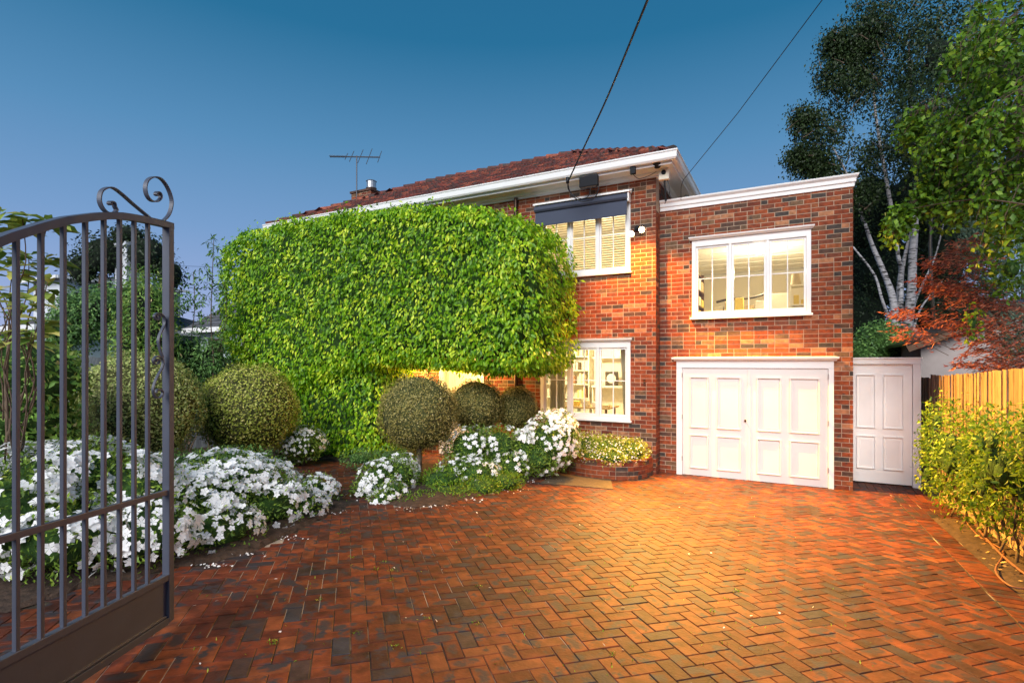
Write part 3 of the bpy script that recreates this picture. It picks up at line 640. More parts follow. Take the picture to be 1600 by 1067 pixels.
b = MB(); b.box(-4.900, -3.750, 14.2, 14.55, 2.42, 2.455); wsf = b.build('wall_shelf', M['shelfw'], bevel=.003); tag(wsf, 'pale wall shelf above the dark clock in the lower room', 'shelf')
b = MB(); b.tube([(-4.200, 14.3, 2.60), (-4.200, 14.28, 2.60)], .14, 24); tag(b.build('plate', M['shelfw']), 'round cream plate standing on the wall shelf', 'plate')
t = empty('armchair', (-3.35, 12.2, .45), 'tan high backed armchair near the lower window', 'chair')
b = MB(); b.box(-3.65, -3.05, 12.0, 12.6, .8, .95); b.build('seat', M['chairm'], t, bevel=.04)
b = MB(); vs = [(-3.08+.10*math.cos(a)*1.0-.12, 12.0+.30*math.sin(a)) for a in np.linspace(0, 6.28, 12)[:-1]]
b.obox((-3.1, 12.3, 1.25), (.06, 0, 0), (0, .30, 0), (.05, 0, .35)); b.build('backrest', M['chairm'], t, bevel=.05)
for sx_ in (-3.6, -3.1):
    for sy_ in (12.05, 12.55): b = MB(); b.tube([(sx_, sy_, .45), (sx_, sy_, .81)], [.018, .025], 8); b.build('leg', M['shelfb'], t)
t = empty('dining_table', (-4.4, 12.6, .45), 'brown table covered with papers in the lower room', 'table')
b = MB(); b.box(-5.2, -3.8, 12.2, 13.1, 1.17, 1.21); b.build('tabletop', M['chairm'], t, bevel=.005)
for sx_ in (-5.1, -3.9):
    for sy_ in (12.3, 13.0): b = MB(); b.tube([(sx_, sy_, .45), (sx_, sy_, 1.17)], .03, 8); b.build('leg', M['shelfb'], t)
for i in range(5):
    b = MB(); b.cr = rr.random(); x = -5.05+i*.26; b.box(x, x+.16, 12.3, 12.5, 1.212, 1.212+rr.uniform(.05, .16)); tag(b.build('box', M['boxm'], loc=(x+.08, 12.4, 1.21)), 'small parcel on the brown table in the lower room, %s from the left' % ['first', 'second', 'third', 'fourth', 'fifth'][i], 'box', 'parcels on the table')
def curtain(x0, x1, y, z0, z1, lab, lean=0):
    b = MB(); n = 40; vs = []
    for i in range(n+1):
        for k, z in enumerate((z0, (z0+z1)/2, z1)):
            f = i/n; sh = lean*(1-k/2)
            vs.append((x0+(x1-x0)*f+sh*(1-f if lean > 0 else f), y+.03*math.sin(i*1.3)*(1-.3*k/2), z))
    b.add(vs, [(i*3+k, (i+1)*3+k, (i+1)*3+k+1, i*3+k+1) for i in range(n) for k in range(2)])
    o = b.build('curtain', M['curt'], smooth=True); s = o.modifiers.new('solid', 'SOLIDIFY'); s.thickness = .004; tag(o, lab, 'curtain', 'curtains of the lower window')
curtain(-4.86, -4.50, 11.12, .9, 2.9, 'cream curtain gathered at the left side of the lower window'); curtain(-3.22, -2.95, 11.12, .9, 2.9, 'cream curtain pulled aside at the right of the lower window', .1)
# room over the garage
t = empty('storage_shelf', (-2.05, 13.2, 2.75), 'dark brown open shelf on the left wall of the room above the garage', 'shelf')
b = MB(); b.box(-2.24, -1.9, 12.2, 12.24, 2.75, 4.55); b.box(-2.24, -1.9, 14.2, 14.24, 2.75, 4.55); b.build('side_panel', M['shelfb'], t)
for k in range(5): b = MB(); b.box(-2.24, -1.9, 12.241, 14.199, 2.9+k*.38, 2.925+k*.38); b.build('shelf', M['shelfb'], t)
for k in range(4):
    for i in range(4):
        b = MB(); b.cr = rr.random(); y = 12.3+i*.46; zz = 2.926+k*.38; h_ = rr.uniform(.14, .28); b.box(-2.2, -1.88, y, y+.34, zz, zz+h_)
        tag(b.build('storage_box', M['boxm'], loc=(-2.04, y+.17, zz), bevel=.004), 'pale storage box on the %s level of the dark shelf, %s along' % (['bottom', 'second', 'third', 'top'][k], ['nearest the window', 'second', 'third', 'farthest'][i]), 'box', 'boxes on the dark shelf')
b = MB(); b.box(-.35, .02, 13.2, 13.7, 2.75, 3.86); wd_ = b.build('cupboard', M['shelfw'], bevel=.006); tag(wd_, 'plain cream cupboard in the room above the garage', 'cupboard')
t = empty('desk_hutch', (.38, 12.9, 2.75), 'cream desk shelves at the right of the window above the garage', 'shelf')
b = MB(); b.box(.05, .08, 12.7, 13.1, 2.75, 3.98); b.box(.66, .69, 12.7, 13.1, 2.75, 3.98); b.build('side_panel', M['shelfw'], t, bevel=.003)
for z in (3.35, 3.52, 3.94): b = MB(); b.box(.081, .659, 12.7, 13.1, z, z+.03); b.build('shelf', M['shelfw'], t, bevel=.003)
for i, (x, z, w_, h_) in enumerate(((.12, 3.552, .1, .2), (.26, 3.552, .16, .1), (.47, 3.552, .14, .13))):
    b = MB(); b.cr = .95; b.box(x, x+w_, 12.75, 12.9, z, z+h_); tag(b.build('ornament', M['boxm'], loc=(x+w_/2, 12.8, z), bevel=.01), ['tall narrow', 'wide low', 'small square'][i]+' yellow ornament on the cream desk shelves above the garage', 'ornament', 'ornaments on the desk shelves')
b = MB(); b.tube([(.48, 12.85, 3.971), (.48, 12.85, 4.03), (.48, 12.85, 4.13), (.48, 12.85, 4.17)], [.10, .15, .14, .05], 16); tag(b.build('bowl', M['shelfw'], smooth=True), 'round white pot on top of the cream desk shelves', 'pot')
b = MB(); b.tube([(.16, 12.85, 3.971), (.16, 12.85, 4.22)], [.11, .07], 16); tag(b.build('lampshade', M['curt']), 'cream tapered lampshade on top of the cream desk shelves', 'lampshade')
b = MB(); b.box(-1.55, -.42, 13.1, 13.6, 2.75, 3.52); tag(b.build('chest', M['shelfw'], bevel=.006), 'low pale chest under the window line above the garage', 'chest')
for i in range(5):
    b = MB(); b.cr = rr.random(); x = -1.52+i*.22; h_ = .10+.09*(i % 3); b.box(x, x+.18, 13.15, 13.4, 3.521, 3.521+h_); tag(b.build('parcel', M['boxm'], loc=(x+.09, 13.27, 3.521), bevel=.004), 'small pale parcel on the low chest above the garage, %s from the left' % ['first', 'second', 'third', 'fourth', 'fifth'][i], 'box', 'parcels on the chest')
b = MB(); b.tube(smoothpath([(-1.5, 13.3, 3.74), (-1.2, 13.3, 3.80), (-.8, 13.3, 3.80), (-.5, 13.3, 3.86), (-.38, 13.3, 3.93)]), [.03]*25, 6); tag(b.build('toy_animal', M['dark']), 'long dark toy lying over the pale parcels above the garage', 'toy')
# ================================================================== FITTINGS ON THE HOUSE
fl = empty('flood_light', tuple(onY(996, 362, WY)), 'twin floodlight on the brick wall beside the upper window, both lamps lit', 'floodlight')
P = Vector(fl.location); b = MB(); b.tube([(P.x, WY, P.z+.06), (P.x, WY-.05, P.z+.06)], .055, 16); b.build('base_plate', M['black'], fl)
FL = []
for sx_, dz, dirv in ((-.07, -.06, Vector((-.25, -.75, -.62))), (.12, -.0, Vector((.45, -.72, -.55)))):
    c = Vector((P.x+sx_, WY-.16, P.z+dz)); b = MB(); b.tube([(P.x, WY-.045, P.z+.05), c-dirv*.02+Vector((0, .03, .02))], .012, 8); dn = dirv.normalized(); b.tube([c-dn*.09, c-dn*.05, c, c+dn*.02], [.018, .036, .058, .060], 14); b.build('lamp_holder', M['black'], fl, smooth=True)
    b = MB(); b.tube([c+dn*.015, c+dn*.045, c+dn*.06], [.057, .056, .03], 14); b.build('bulb', M['bulb'], fl, smooth=True); FL.append((c+dn*.11, dn))
AMB = (1, .50, .08)
FA = [lamp('flood_left', 'SPOT', tuple(FL[0][0]), 2700, AMB, .03, (-.6, 6.8, .1), 88, .55),
      lamp('flood_right', 'SPOT', tuple(FL[1][0]), 6800, AMB, .03, (.9, 8.3, .1), 84, .6)]
lamp('added_wall_spot', 'SPOT', (P.x+.04, WY-.75, P.z-.02), 620, (1, .37, .05), .04, (P.x+.12, WY, P.z-2.0), 118, .9)  # added spot without a fixture, strengthens the amber pool on the wall
t = empty('porch_light', (-8.75, 10.62, 2.35), 'small amber lantern on the brick wall under the hedge arch', 'lantern')
b = MB(); b.tube([(-8.75, WY-.005, 2.45), (-8.75, WY-.16, 2.45)], .012, 8); b.tube([(-8.75, 10.62, 2.40), (-8.75, 10.62, 2.46)], [.07, .02], 10); b.build('bracket', M['black'], t)
b = MB(); b.tube([(-8.75, 10.62, 2.24), (-8.75, 10.62, 2.395)], [.05, .065], 10); b.build('globe', M['bulb'], t, smooth=True)
lamp('porch_glow', 'POINT', (-8.3, 10.25, 2.25), 260, (1, .50, .12), .08); lamp('porch_glow', 'POINT', (-6.6, 9.9, 2.05), 150, (1, .55, .18), .08)
fy = 10.35
c = onY(920, 283, 10.33); b = MB(); b.box(c.x-.20, c.x+.20, 10.29, 10.39, c.z-.12, c.z+.10); t = empty('junction_box', tuple(c), 'black cable junction box under the gutter above the awning', 'junction box')
b.build('housing', M['black'], t, bevel=.012); b = MB(); b.box(c.x-.17, c.x+.17, 10.30, 10.38, c.z-.15, c.z-.121); b.build('cable_gland', M['bronze'], t)
c2 = onY(989, 267, 10.36); b = MB(); b.box(c2.x-.055, c2.x+.055, 10.33, 10.40, c2.z-.07, c2.z+.07); t = empty('sensor_box', tuple(c2), 'small square black sensor on the white fascia', 'sensor'); b.build('housing', M['black'], t, bevel=.01)
b = MB(); b.tube(smoothpath([c2+Vector((0, 0, -.07)), c2+Vector((.10, .05, -.16)), c2+Vector((.28, .1, -.12)), c2+Vector((.42, .2, -.02))]), .006, 6); b.build('lead', M['cable'], t)
c3 = onY(1027, 257, 10.45); b = MB(); b.tube([c3+Vector((-.02, 0, .07)), c3+Vector((0, 0, .05)), c3+Vector((0, 0, -.02)), c3+Vector((0, 0, -.07))], [.10, .11, .09, .05], 16); t = empty('motion_sensor', tuple(c3), 'rounded black motion sensor under the eave near the corner', 'sensor'); b.build('housing', M['black'], t, smooth=True)
c4 = onY(1037, 271, 10.60); t = empty('alarm_siren', tuple(c4), 'cream alarm box with a round black speaker at the house corner', 'alarm')
b = MB(); b.box(c4.x-.10, c4.x+.10, 10.60, 10.72, c4.z-.12, c4.z+.12); b.build('housing', M['shelfw'], t, bevel=.012)
b = MB(); b.tube([(c4.x, 10.601, c4.z+.02), (c4.x, 10.585, c4.z+.02)], .048, 16); b.build('speaker_cone', M['black'], t); b = MB(); b.tube(smoothpath([c4+Vector((.06, .06, -.12)), c4+Vector((.10, .1, -.35)), c4+Vector((-.02, .2, -.55))]), .007, 6); b.tube([c4+Vector((0, .08, -.12)), c4+Vector((0, .2, -.5))], .02, 8); b.build('lead', M['cable'], t)
c5 = onY(1008, 597, WY); t = empty('garden_tap', tuple(c5), 'small brass tap on the brick wall right of the lower window', 'tap')
b = MB(); b.tube([(c5.x, WY, c5.z), (c5.x, WY-.08, c5.z), (c5.x, WY-.10, c5.z-.05)], .013, 8); b.build('spout', M['bronze'], t); b = MB(); b.tube([(c5.x-.03, WY-.06, c5.z+.05), (c5.x+.03, WY-.06, c5.z+.05)], .009, 8); b.tube([(c5.x, WY-.06, c5.z), (c5.x, WY-.06, c5.z+.05)], .006, 6); b.build('handle', M['bronze'], t)
# antenna
ac = Vector((-13.2, 13.5, 9.42)); t = empty('antenna', (ac.x, ac.y, 7.2), 'tall television antenna standing beside the chimney', 'antenna')
b = MB(); b.tube([(ac.x, ac.y, 6.9), ac+Vector((0, 0, .04))], .02, 8); b.tube([ac+Vector((-.16, 0, -1.2)), ac+Vector((0, 0, -1.2))], .008, 6); b.build('mast', M['dsteel'], t)
bd = Vector((.86, .50, 0)).normalized(); cr_ = Vector((bd.y, -bd.x, 0)); b = MB(); b.tube([ac-bd*.92, ac+bd*.80], .022, 6); b.build('boom', M['dsteel'], t)
for k in range(13): b = MB(); q = ac-bd*(.92-.045*k); b.tube([q+Vector((0, 0, -.01))-cr_*.08, q+Vector((0, 0, .02))+cr_*.08], .007, 5); b.build('element', M['dsteel'], t)
for s_, l_ in ((-.36, .45), (-.18, .75), (.12, .95), (.42, 1.1), (.78, .8)):
    q = ac+bd*s_; v = (cr_*.55+Vector((0, 0, -.55))).normalized(); b = MB(); b.tube([q-v*l_*.62, q+v*l_*.5], .012, 5); b.build('element', M['dsteel'], t)
# overhead cables
J = Vector((c.x-.42, 10.2, c.z+.02))
A = at(950, 150, 8.0); B2 = at(1012, 0, 5.6); d = (B2-A); b = MB()
b.tube(smoothpath([J+Vector((.0, .05, .03)), J.lerp(A, .5)+Vector((-.02, 0, -.05)), A, B2, B2+d*1.5]), .014, 6)
b.tube(smoothpath([J, J+Vector((.03, .1, -.22)), J+Vector((.25, .12, -.42)), J+Vector((.55, .1, -.40)), J+Vector((.66, .08, -.18))]), .011, 6)
b.tube(smoothpath([J+Vector((.01, .02, 0)), J+Vector((-.02, .1, -.14)), J+Vector((.18, .12, -.34)), J+Vector((.40, .1, -.36)), J+Vector((.48, .08, -.18))]), .009, 6)
b.tube([J+Vector((0, 0, .08)), J+Vector((0, 0, -.04))], .035, 8)
tag(b.build('service_cable', M['cable'], smooth=True), 'thick black power cable looping down to the junction box', 'cable')
A = at(1068, 281, 10.2); B2 = at(1285, 0, 6.5); b = MB(); b.tube([A, A.lerp(B2, .5)+Vector((0, 0, -.06)), B2, B2+(B2-A)*.8], .006, 5); b.tube(smoothpath([A, A+Vector((-.06, .1, -.10)), A+Vector((-.1, .3, -.3))]), .006, 5)
tag(b.build('phone_cable', M['cable']), 'thin grey wire rising from the house corner to the upper right', 'cable')
for y_, lab in ((410, 'thin wire crossing the sky behind the gate'),):
    b = MB(); b.tube([at(-200, y_-12, 30), at(350, y_+8, 45), at(700, y_+22, 60)], .012, 4); tag(b.build('street_wire', M['cable']), lab, 'cable')
# ================================================================== PLANTER, SIDE GATE, MAT
pl = empty('brick_planter', (-3.3, 10.1, 0), 'low curved brick planter against the wall left of the garage', 'planter')
path = [(-4.35, 9.98), (-4.0, 9.83), (-3.6, 9.66), (-3.2, 9.60), (-2.85, 9.68), (-2.58, 9.90), (-2.46, 10.2), (-2.43, 10.5), (-2.42, 10.74)]
pp = smoothpath([(x, y, 0) for x, y in path], 5); b = MB(); hp = .36
for s in range(len(pp)-1):
    a_0, a_1 = pp[s], pp[s+1]; d = (a_1-a_0).normalized(); n = Vector((d.y, -d.x, 0))
    b.obox(((a_0+a_1)/2-n*.06+Vector((0, 0, hp/2-.02))), d*((a_1-a_0).length/2+.008), n*.05, Vector((0, 0, hp/2)))
pw = b.build('wall', M['mortar'], pl)
cum = [0]
for s in range(len(pp)-1): cum.append(cum[-1]+(pp[s+1]-pp[s]).length)
def onpath(u, z, o):
    u = max(0, min(cum[-1]-1e-4, u)); s = max(i for i in range(len(cum)) if cum[i] <= u); s = min(s, len(pp)-2); f = (u-cum[s])/(cum[s+1]-cum[s]); p = pp[s].lerp(pp[s+1], f)
    d = (pp[s+1]-pp[s]).normalized(); return (p.x+d.y*o, p.y-d.x*o, z+gz(p.y))
b = MB(); bricks(b, 0, cum[-1], 0.0, .345, [], onpath); b.build('brickwork', M['brick'], pl)
b = MB()
u = 0
while u < cum[-1]-.1:
    b.cr = random.random(); q = [onpath(u+.005, .345, .012), onpath(u+.105, .345, .012), onpath(u+.105, .345, -.12), onpath(u+.005, .345, -.12)]
    b.add(q+[(x, y, z+.03) for x, y, z in q], [(0, 1, 2, 3), (4, 5, 6, 7), (0, 1, 5, 4), (1, 2, 6, 5), (2, 3, 7, 6), (3, 0, 4, 7)]); u += .118
b.build('coping', M['brick'], pl)
b = MB(); b.add([(p.x-.02, max(p.y+.06, 9.6), .28) for p in pp]+[(-2.45, 10.77, .28), (-4.3, 10.77, .28)], [tuple(range(len(pp)+2))]); b.build('soil_fill', M['soil'], pl)
sg = empty('side_gate', (1.64, 11.93, 0), 'tall white panelled side gate between garage and fence', 'gate')
leaf('door_leaf', 1.05, 2.03, .04, 2.27, 11.93, sg, M['gatewhite'], [(1.17, 1.47), (1.59, 1.90)], [(.30, .92), (1.07, 2.08)], bead=.014)
b = MB(); b.box(1.045, 2.16, 11.88, 12.0, 2.275, 2.37); b.box(2.035, 2.155, 11.885, 11.995, 0, 2.274); b.box(1.03, 2.18, 11.86, 12.02, 2.371, 2.40); b.build('frame', M['gatewhite'], sg, bevel=.004)
q = [G(845, 756), G(958, 766), G(954, 748), G(866, 741)]
b = MB(); b.cr = .5; b.add([(v.x, v.y, v.z+.016) for v in q]+[(v.x, v.y, v.z+.026) for v in q], [(4, 5, 6, 7), (0, 1, 5, 4), (1, 2, 6, 5), (2, 3, 7, 6), (3, 0, 4, 7)])
M['mat'] = mat('coir_mat', (.085, .062, .035), .95, noise=.3, nscale=20, bump=.5, bscale=90)
tag(b.build('door_mat', M['mat'], bevel=.004), 'flat tan mat on the paving before the brick planter', 'mat')
# ================================================================== RIGHT FENCE
fe = empty('paling_fence', (2.3, 7, 0), 'timber paling fence along the right of the driveway', 'fence')
b = MB(); y = .2
while y < 13.6:
    b.cr = random.random(); wv = .092; x = 2.30+random.uniform(-.006, .006)
    if random.random() < .5: x += .016
    g0 = gz(y); top = g0+2.08+random.uniform(-.012, .012) if y < 11.9 else 2.02+random.uniform(-.01, .01)
    b.obox((x, y+wv/2, (g0+.16+top)/2), (.007, 0, 0), (0, wv/2, 0), (0, 0, (top-g0-.16)/2)); y += wv-.010 if random.random() < .7 else wv+.006
b.build('palings', M['fence'], fe)
b = MB(); b.add([(2.262, y_, gz(y_)+z_) for y_ in (.2, 11.13) for z_ in (-.02, .24)]+[(2.285, y_, gz(y_)+z_) for y_ in (.2, 11.13) for z_ in (-.02, .24)], [(0, 1, 3, 2), (4, 6, 7, 5), (1, 5, 7, 3), (0, 2, 6, 4), (0, 4, 5, 1), (2, 3, 7, 6)]); b.build('plinth_board', M['plinth'], fe)
for z_ in (.5, 1.6):
    b = MB(); b.obox((2.36, 6, gz(6)+z_), (.02, 0, 0), (0, 5.6, -.266), (0, 0, .04)); b.build('rail', M['fence'], fe)
for k in range(5): b = MB(); yy = 1+k*2.6; b.box(2.34, 2.44, yy, yy+.1, -.1, gz(yy)+2.0); b.build('post', M['fence'], fe)
# irrigation pipe and twisted roots
hp_ = [G(1505, 800), G(1530, 835), G(1562, 872), G(1600, 905), G(1640, 930)]
b = MB(); b.tube(smoothpath([p+Vector((0, 0, .06)) for p in hp_]), .012, 8); b.tube(smoothpath([p+Vector((.05, .05, .05)) for p in [G(1490, 800), G(1520, 842), G(1560, 868), G(1548, 900), G(1570, 925), G(1600, 930)]]), .009, 8)
tag(b.build('garden_hose', M['hose'], smooth=True), 'brown garden hose lying on the soil beside the fence', 'hose')
# climbing shrub on the fence
def clim(name, y0, y1, z0, z1, dep, n, lab):
    t = empty(name, (2.2, (y0+y1)/2, gz((y0+y1)/2)), lab, 'shrub', 'climbing shrubs on the fence')
    lm = []; r = random.Random(int(y0*10))
    for k in range(9):
        yy = y0+(y1-y0)*(k+.5)/9; f = math.sin(math.pi*(k+.7)/9.6); zt = z0+(z1-z0)*(.72+.28*f)
        lm.append(((2.12-dep*.25*f, yy, (z0+zt)/2+gz(yy)), (dep*(.45+.4*f), (y1-y0)/9*1.3, (zt-z0)/2)))
    for k in range(7): yy = r.uniform(y0+.3, y1-.3); zz = r.uniform(z0+.3, z1-.2); lm.append(((2.0-dep*.3, yy, zz+gz(yy)), (dep*.45, .32, .28)))
    P, Nn = lumps_points(lm, n, (.55, 1.22), bump=.15); k = P[:, 0] < 2.28; P, Nn = P[k], Nn[k]
    foliage('foliage', P, Nn, .062, M['climber'], t, asp=.42, droop=.15, outw=.6)
    V, Q = core_arrays(lm, .34); from_arrays('inner_twigs', V, Q, M['hedgecore'], t)
    b = MB()
    for k in range(5):
        p0 = Vector((2.15, y0+.3+(y1-y0-.6)*k/4, gz(y0))); b.tube(smoothpath([p0+Vector((-.05*(k % 3), 0, 0)), p0+Vector((.0, .12, .18)), p0+Vector((-.08, -.05, .36)), p0+Vector((0, .1, .7))], 4), .016, 6)
    b.build('stem', M['bark'], t, smooth=True)
clim('climbing_shrub', 8.3, 10.6, .20, 1.72, .34, 5200, 'yellow green climbing shrub at the far end of the fence'); clim('climbing_shrub', 6.6, 8.5, .36, 1.62, .30, 4400, 'yellow green climbing shrub hanging on the middle of the fence')
clim('climbing_shrub', 5.4, 6.8, .95, 1.70, .26, 2200, 'green climbing shrub on the fence at the right edge of the photo')
# ================================================================== THE BIG CLIPPED HEDGE
hg = empty('clipped_hedge', (-9.1, 9.2, gz(9.2)), 'huge bright green clipped hedge shaped as a mushroom over the porch', 'hedge')
def hz(X):   # top and bottom of the canopy along X
    top = np.interp(X, [-12.9, -12.2, -10.5, -8, -6.2, -5, -4.2, -3.55], [5.42, 5.55, 5.70, 5.62, 5.46, 5.22, 4.98, 4.72])
    bot = np.interp(X, [-12.9, -12.2, -11.4, -10.8, -7.6, -5.8, -3.55], [2.42, 2.22, 1.80, 1.5, 2.30, 2.20, 2.02]); return top, bot
def sup(n, e):
    d = unit(RS.randn(n, 3)); k = (np.abs(d)**e).sum(1)**(-1/e); P = d*k[:, None]
    Nn = unit(np.sign(P)*np.abs(P)**(e-1)); return P, Nn
def rbox(n, e, X0, X1, Y0, Y1, zf, thick=.16):
    # points spread evenly on a rounded box by area-weighted face sampling
    w3 = np.array([(X1-X0)*(Y1-Y0), (X1-X0)*3, (Y1-Y0)*3]); f = RS.choice(3, n, p=w3/w3.sum()); P = RS.uniform(-1, 1, (n, 3)); sg_ = np.where(RS.rand(n) < .5, -1, 1); P[np.arange(n), [2 if a == 0 else (1 if a == 1 else 0) for a in f]] = sg_
    k = (np.abs(P)**e).sum(1)**(-1/e); P = P*k[:, None]; Nn = unit(np.sign(P)*np.abs(P)**(e-1)/np.array([(X1-X0)/2, (Y1-Y0)/2, 1.5]))
    ph = P[:, 0]*9; b_ = .06*np.sin(P[:, 0]*17+P[:, 2]*5)*np.cos(P[:, 2]*9+P[:, 1]*7)
    X = (X0+X1)/2+P[:, 0]*(X1-X0)/2; Y = (Y0+Y1)/2+P[:, 1]*(Y1-Y0)/2; t, bt = zf(X); Z = (t+bt)/2+P[:, 2]*(t-bt)/2
    Q = np.stack([X, Y, Z], 1)+Nn*(b_-RS.uniform(-.04, thick, n)**1)[:, None]
    return Q, Nn
Pa, Na = rbox(64000, 9, -13.0, -3.90, 8.2, 10.62, hz)
Pb, Nb = rbox(12000, 5.0, -10.75, -7.75, 8.42, 10.1, lambda X: (2.5+0*X, .08+0*X))
P = np.concatenate([Pa, Pb]); Nn = np.concatenate([Na, Nb]); kk = (P[:, 1] < 10.3) | (P[:, 2] > 4.8); P, Nn = P[kk], Nn[kk]
kx = RS.choice(len(P), 2600, replace=False); P = np.concatenate([P, P[kx]+Nn[kx]*RS.uniform(.05, .17, 2600)[:, None]+np.array([0, 0, .03])]); Nn = np.concatenate([Nn, Nn[kx]])
V, Q = leaf_arrays(P, Nn, .102, asp=.47, droop=1.2, outw=.6, jit=.5)
r_ = np.clip(.62*RS.beta(2, 2, len(P))+.42*np.clip(Nn[:, 2], -.3, 1)+.10, 0, 1)
r_ = np.clip(RS.beta(2.0, 2.0, len(P))+.22*(np.sin(P[:, 0]*5+P[:, 2]*3)*np.sin(P[:, 2]*6+P[:, 1]*4+P[:, 0]))+.06, 0, 1)
from_arrays('foliage', V, Q, M['hedge'], hg, np.repeat(r_, 5))
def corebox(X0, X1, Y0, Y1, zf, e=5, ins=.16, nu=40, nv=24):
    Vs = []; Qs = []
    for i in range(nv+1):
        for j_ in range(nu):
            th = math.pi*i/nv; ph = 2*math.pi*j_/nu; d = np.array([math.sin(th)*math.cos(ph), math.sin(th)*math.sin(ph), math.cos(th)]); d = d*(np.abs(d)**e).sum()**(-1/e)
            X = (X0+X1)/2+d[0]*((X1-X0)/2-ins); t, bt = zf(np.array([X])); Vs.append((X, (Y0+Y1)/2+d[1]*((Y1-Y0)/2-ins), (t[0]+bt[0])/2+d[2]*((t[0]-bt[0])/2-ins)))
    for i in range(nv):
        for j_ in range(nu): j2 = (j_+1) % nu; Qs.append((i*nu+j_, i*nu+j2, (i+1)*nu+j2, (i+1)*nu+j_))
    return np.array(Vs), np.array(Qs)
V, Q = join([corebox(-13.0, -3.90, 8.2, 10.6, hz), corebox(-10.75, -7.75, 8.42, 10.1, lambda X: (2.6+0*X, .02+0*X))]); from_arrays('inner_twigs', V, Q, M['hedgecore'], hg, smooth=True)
b = MB(); b.tube([(-9.2, 9.3, .05), (-9.1, 9.3, 2.6)], [.16, .12], 10); b.build('trunk', M['bark'], hg)
# ================================================================== CLIPPED BALLS
def ball(name, px, py, D, rad, mt, n, L, lab, squash=1.0, group='clipped ball shrubs', trunkless=True, rxy=None):
    c = at(px, py, D); base = (c.x, c.y, gz(c.y)); rx = rxy or rad
    lm = [((c.x, c.y, c.z), (rx, rx, rad*squash))]
    if trunkless: return shrub(name, base, lm, n, L, mt, M['ballcore'], lab, 'shrub', group, asp=.55, droop=0, outw=.3, jit=.42, bump=.065, corescale=.89, shell=(.91, 1.03), trunk=([(c.x, c.y, base[2]-.05), (c.x, c.y, c.z)], .07))
    return shrub(name, base, lm, n, L, mt, M['ballcore'], lab, 'topiary tree', 'lollipop topiary trees', asp=.55, droop=0, outw=.3, jit=.42, bump=.065, corescale=.89, shell=(.91, 1.03), trunk=([(c.x, c.y, base[2]-.05), (c.x+.02, c.y, (base[2]+c.z)/2), (c.x, c.y, c.z)], [.055, .046, .046]))
ball('ball_shrub', 218, 640, 8.6, .93, M['ball'], 15000, .045, 'large clipped ball shrub directly behind the gate post')
ball('ball_shrub', 389, 641, 10.2, .90, M['ballb'], 13000, .047, 'olive clipped ball shrub between the gate and the hedge', .98)
ball('topiary_tree', 654, 645, 9.63, .73, M['std'], 13000, .034, 'largest brown green ball topiary on a bare stem, nearest of three', .98, trunkless=False)
ball('topiary_tree', 744, 634, 11.0, .60, M['std'], 8500, .034, 'middle ball topiary of three behind the azaleas', .92, trunkless=False)
ball('topiary_tree', 806, 638, 11.3, .47, M['std'], 6500, .034, 'smallest ball topiary of three, closest to the lower window', 1.0, trunkless=False)
# ================================================================== AZALEAS
def cnoise(P, f): return (np.sin(P[:, 0]*f+1.3*np.sin(P[:, 1]*f*.7))+np.sin(P[:, 1]*f*1.1+1.7*np.sin(P[:, 2]*f*.9))+np.sin(P[:, 2]*f*1.3+P[:, 0]*f*.6))/3
upf = lambda keep: (lambda P, Nn: (RS.rand(len(P)) < keep*(.3+.7*np.clip(Nn[:, 2]*1.1+.45, 0, 1))) & (cnoise(P, 8.5)+.2*RS.randn(len(P)) > -.05))
def lump(px, py, D, rx, rz, ry=None): c = at(px, py, D); return ((c.x, c.y, c.z), (rx, ry or rx, rz))
def azalea(lm, n, fl_, lab, L=.055, fr=.046, keep=1, **k):
    cx = sum(l[0][0] for l in lm)/len(lm); cy = sum(l[0][1] for l in lm)/len(lm)
    return shrub('azalea_bush', (cx, cy, gz(cy)), lm, n, L, M['azleaf'], M['hedgecore'], lab, 'azalea bush', 'white azalea bushes', flowers=fl_, fr=fr, ffilter=upf(keep), asp=.36, droop=.0, outw=.8, shell=(.66, 1.14), corescale=.68, zmin=gz(cy)-.02, **k)
azalea([lump(300, 790, 5.9, .62, .42), lump(350, 765, 6.4, .65, .45), lump(410, 790, 6.5, .55, .38), lump(455, 800, 6.9, .45, .32), lump(480, 770, 7.6, .42, .25), lump(330, 830, 5.6, .5, .33), lump(400, 760, 7.2, .5, .35)],
       12000, 1150, 'wide azalea bush full of white blossoms right of the gate post', fr=.047)
azalea([lump(60, 780, 4.9, .6, .50), lump(130, 770, 5.2, .62, .52), lump(200, 785, 5.2, .5, .46), lump(20, 810, 4.5, .5, .42), lump(100, 840, 4.5, .42, .34), lump(230, 830, 4.9, .40, .32)],
       11000, 900, 'white azalea bush seen through the bars of the gate', fr=.051)
azalea([lump(592, 752, 8.3, .34, .32), lump(622, 745, 8.5, .30, .32), lump(570, 768, 8.1, .20, .20), lump(630, 735, 9.0, .26, .3), lump(615, 770, 8.0, .2, .18), lump(600, 780, 7.75, .22, .14)], 5000, 260, 'small white azalea bush at the foot of the nearest topiary', fr=.045)
azalea([lump(735, 700, 9.9, .5, .42), lump(780, 700, 9.9, .42, .42), lump(722, 735, 9.4, .42, .28), lump(745, 740, 9.2, .42, .26), lump(800, 730, 9.7, .36, .28)], 9000, 190, 'leafy azalea bush with few white blossoms below the middle topiary', fr=.045)
azalea([lump(862, 690, 9.9, .48, .55), lump(845, 715, 9.8, .36, .30), lump(880, 680, 9.95, .28, .45), lump(822, 700, 10.0, .34, .36)], 7000, 420, 'tall white azalea bush in front of the lower window', fr=.045)
azalea([lump(470, 693, 10.8, .48, .34)], 3000, 160, 'small azalea bush tucked between olive ball shrub and hedge', fr=.035)
